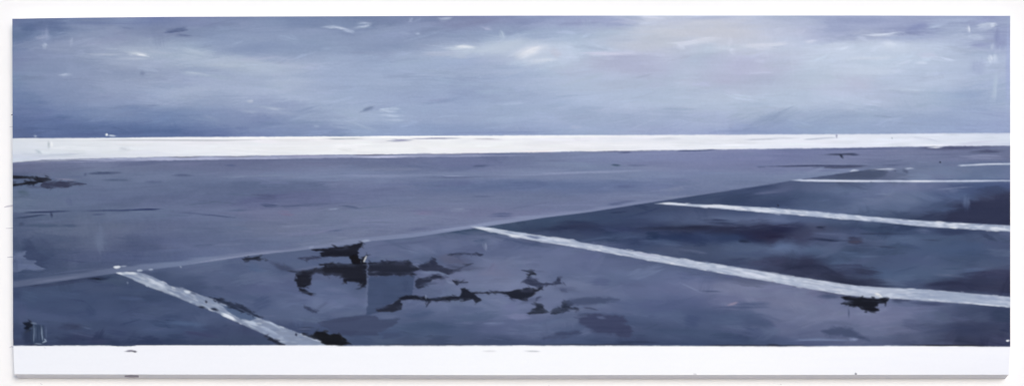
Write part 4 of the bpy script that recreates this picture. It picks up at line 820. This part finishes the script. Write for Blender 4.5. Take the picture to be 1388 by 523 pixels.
def sample(img):
    x = np.clip(gx, 0, NX - 1.001); y = np.clip(gy, 0, NY - 1.001)
    xi, yi = x.astype(int), y.astype(int); fx, fy = x - xi, y - yi
    if img.ndim == 3: fx, fy = fx[..., None], fy[..., None]
    return (img[yi, xi] * (1 - fx) + img[yi, xi + 1] * fx) * (1 - fy) + (img[yi + 1, xi] * (1 - fx) + img[yi + 1, xi + 1] * fx) * fy

rgb = sample(PAINT) / 255.0
lin = np.where(rgb <= .04045, rgb / 12.92, ((rgb + .055) / 1.055) ** 2.4)
lin = (lin - np.array(FACE_GLOSS, np.float32)) / np.array(FACE_LIGHT, np.float32)
lin = np.clip(lin, .004, .92)
relief = sample(HEIGHT) * 0.0006 + sample(GRAIN) * 0.00003
wx = px_x(gx); wz = px_z(gy) - Z_BOTTOM
wy = -DEPTH - 0.0008 - relief
P3 = np.stack([wx, wy, wz], -1).reshape(-1, 3).astype(np.float32)
C4 = np.concatenate([lin, np.ones(lin.shape[:2] + (1,))], -1).reshape(-1, 4).astype(np.float32)

cxm = np.clip(((gx[:-1, :-1] + gx[1:, 1:]) * .5 + .0).astype(int), 0, NX - 1)
cym = np.clip(((gy[:-1, :-1] + gy[1:, 1:]) * .5 + .0).astype(int), 0, NY - 1)
def tidy(lab):
    """stray crumbs of a paint area join the area that surrounds them"""
    H_, W_ = lab.shape
    f_ = lab.ravel().tolist(); seen = [-1] * len(f_); comps = []
    for s0 in range(len(f_)):
        if seen[s0] >= 0: continue
        c_ = len(comps); l_ = f_[s0]; seen[s0] = c_; q_ = [s0]; n_ = 0
        while n_ < len(q_):
            k_ = q_[n_]; n_ += 1; x_ = k_ % W_
            for m_, ok in ((k_ - 1, x_ > 0), (k_ + 1, x_ < W_ - 1), (k_ - W_, k_ >= W_), (k_ + W_, k_ + W_ < len(f_))):
                if ok and seen[m_] < 0 and f_[m_] == l_:
                    seen[m_] = c_; q_.append(m_)
        comps.append((l_, n_, q_ if n_ < 5000 else None))
    big = {}
    for l_, n_, _ in comps: big[l_] = max(big.get(l_, 0), n_)
    for l_, n_, q_ in sorted(comps, key=lambda c: c[1]):
        if n_ < big[l_] and q_:
            mem = set(q_); votes = {}
            for k_ in q_:
                for m_ in (k_ - 1, k_ + 1, k_ - W_, k_ + W_):
                    if 0 <= m_ < len(f_) and m_ not in mem: votes[f_[m_]] = votes.get(f_[m_], 0) + 1
            t_ = max(votes, key=votes.get)
            for k_ in q_: f_[k_] = t_
    return np.array(f_)
flab = tidy(LAB[cym, cxm])
a0 = (np.arange(NJ)[:, None] * (NI + 1) + np.arange(NI)[None, :]).ravel()
quads = np.stack([a0, a0 + NI + 1, a0 + NI + 2, a0 + 1], -1)

def paint_part(nm, q, parent):
    used, inv = np.unique(q.ravel(), return_inverse=True)
    me = bpy.data.meshes.new(nm)
    n = len(q)
    me.vertices.add(len(used)); me.vertices.foreach_set("co", P3[used].ravel())
    me.loops.add(n * 4); me.loops.foreach_set("vertex_index", inv.astype(np.int32).ravel())
    me.polygons.add(n)
    me.polygons.foreach_set("loop_start", np.arange(0, n * 4, 4, dtype=np.int32))
    me.update(calc_edges=True)
    at = me.color_attributes.new("pigment", 'FLOAT_COLOR', 'POINT')
    at.data.foreach_set("color", C4[used].ravel())
    me.polygons.foreach_set("use_smooth", np.ones(n, bool))
    me.materials.append(M_PAINT)
    return link(bpy.data.objects.new(nm, me), parent)

parts = {}
for i in sorted(LABELS, key=lambda k: LABELS[k][1] is not None):
    q = quads[flab == i]
    if not len(q): continue
    nm, par, label = LABELS[i]
    o = paint_part(nm, q, parts[par] if par in parts else root)
    if label: o["label"] = label
    parts[i] = o

# the canvas itself: turned edges, back, and an underside that slopes down to the wall
per = []
per += [(k, 0) for k in range(0, NI, 26)]
per += [(NI, k) for k in range(0, NJ, 27)]
per += [(k, NJ) for k in range(NI, 0, -26)]
per += [(0, k) for k in range(NJ, 0, -27)]
cv, n = [], len(per)
SLOPE = 0.0090
for (i_, j_) in per:
    cv.append((float(wx[j_, i_]), -DEPTH, float(wz[j_, i_])))
for (i_, j_) in per:
    z_ = float(wz[j_, i_]); x_ = float(wx[j_, i_])
    if j_ == NJ: z_ -= SLOPE
    cv.append((x_, -0.001, z_))
cf = [(a, (a + 1) % n, n + (a + 1) % n, n + a) for a in range(n)]
cf.append(tuple(range(n - 1, -1, -1))); cf.append(tuple(range(n, 2 * n)))
canvas = mesh_obj("stretched_canvas", cv, cf, M_CANVAS, root)
tag(canvas, "white turned edges and sloping grey underside of the deep canvas")

# ------------------------------------------------------------------ small marks
def dab(nm, pts, w, m, parent, y=-0.0006, loc=0.0):
    """a thin rubbed mark lying on the wall: tapered ribbon with its own small thickness"""
    up, lo = [], []
    nn = len(pts)
    for k_, (x_, y_) in enumerate(pts):
        t_ = w * (0.25 + 0.75 * math.sin(math.pi * (k_ + .5) / nn))
        up.append((px_x(x_), y, px_z(y_ - t_ / 2) - loc)); lo.append((px_x(x_), y, px_z(y_ + t_ / 2) - loc))
    vs = up + lo + [(a, 0.0005, b) for a, _, b in up] + [(a, 0.0005, b) for a, _, b in lo]
    fs = []
    for k_ in range(nn - 1):
        fs.append((k_, nn + k_, nn + k_ + 1, k_ + 1))
        fs.append((2 * nn + k_, k_, k_ + 1, 2 * nn + k_ + 1))
        fs.append((nn + k_, 3 * nn + k_, 3 * nn + k_ + 1, nn + k_ + 1))
    return mesh_obj(nm, vs, fs, m, parent)

dab("scuff_mark", [(10, 152.2), (13, 151.4), (15.5, 150), (17, 149.4)], 1.6, M_SMUDGE, wall)
dab("scuff_mark", [(8, 168.2), (12, 168), (17, 168.2)], 1.0, M_SMUDGE_PALE, wall)
dab("scuff_mark", [(1, 277.6), (6, 276.4), (12, 275.6), (17, 273.4)], 2.6, M_SMUDGE_PALE, wall)
dab("scuff_mark", [(3, 306.5), (10, 306.2), (17, 306.4)], 1.0, M_SMUDGE_PALE, wall)
dab("scuff_mark", [(5, 346), (10, 345.4), (17, 346.2)], 1.6, M_SMUDGE_PALE, wall)
dab("scuff_mark", [(1370.5, 388), (1372, 387.6), (1374, 388)], 1.8, M_SMUDGE, wall)
dab("scuff_mark", [(8, 469), (11, 467.5), (14, 468.6)], 1.6, M_SMUDGE_PALE, wall)

# paint rubbed onto the sloping underside
def under(t, x): return (px_x(x), -DEPTH + t * (DEPTH - 0.001), -t * SLOPE - 0.0004)
sm = [under(.25, 168), under(.15, 176), under(.2, 187), under(.62, 186), (under(.7, 178)), under(.55, 167)]
sm2 = [(x_, y_, z_ - 0.0006) for x_, y_, z_ in sm]
mesh_obj("paint_smear", sm + sm2, [tuple(range(5, -1, -1)), tuple(range(6, 12))] + [(k_, (k_ + 1) % 6, 6 + (k_ + 1) % 6, 6 + k_) for k_ in range(6)], M_UNDER, root)
for pts_, w__ in (([(50, 518), (53, 519)], 1.2), ([(1060, 518.6), (1062, 519.4)], 1.0), ([(744, 520), (745, 521)], 1.0)):
    dab("scuff_mark", pts_, w__, M_SMUDGE_PALE, wall)
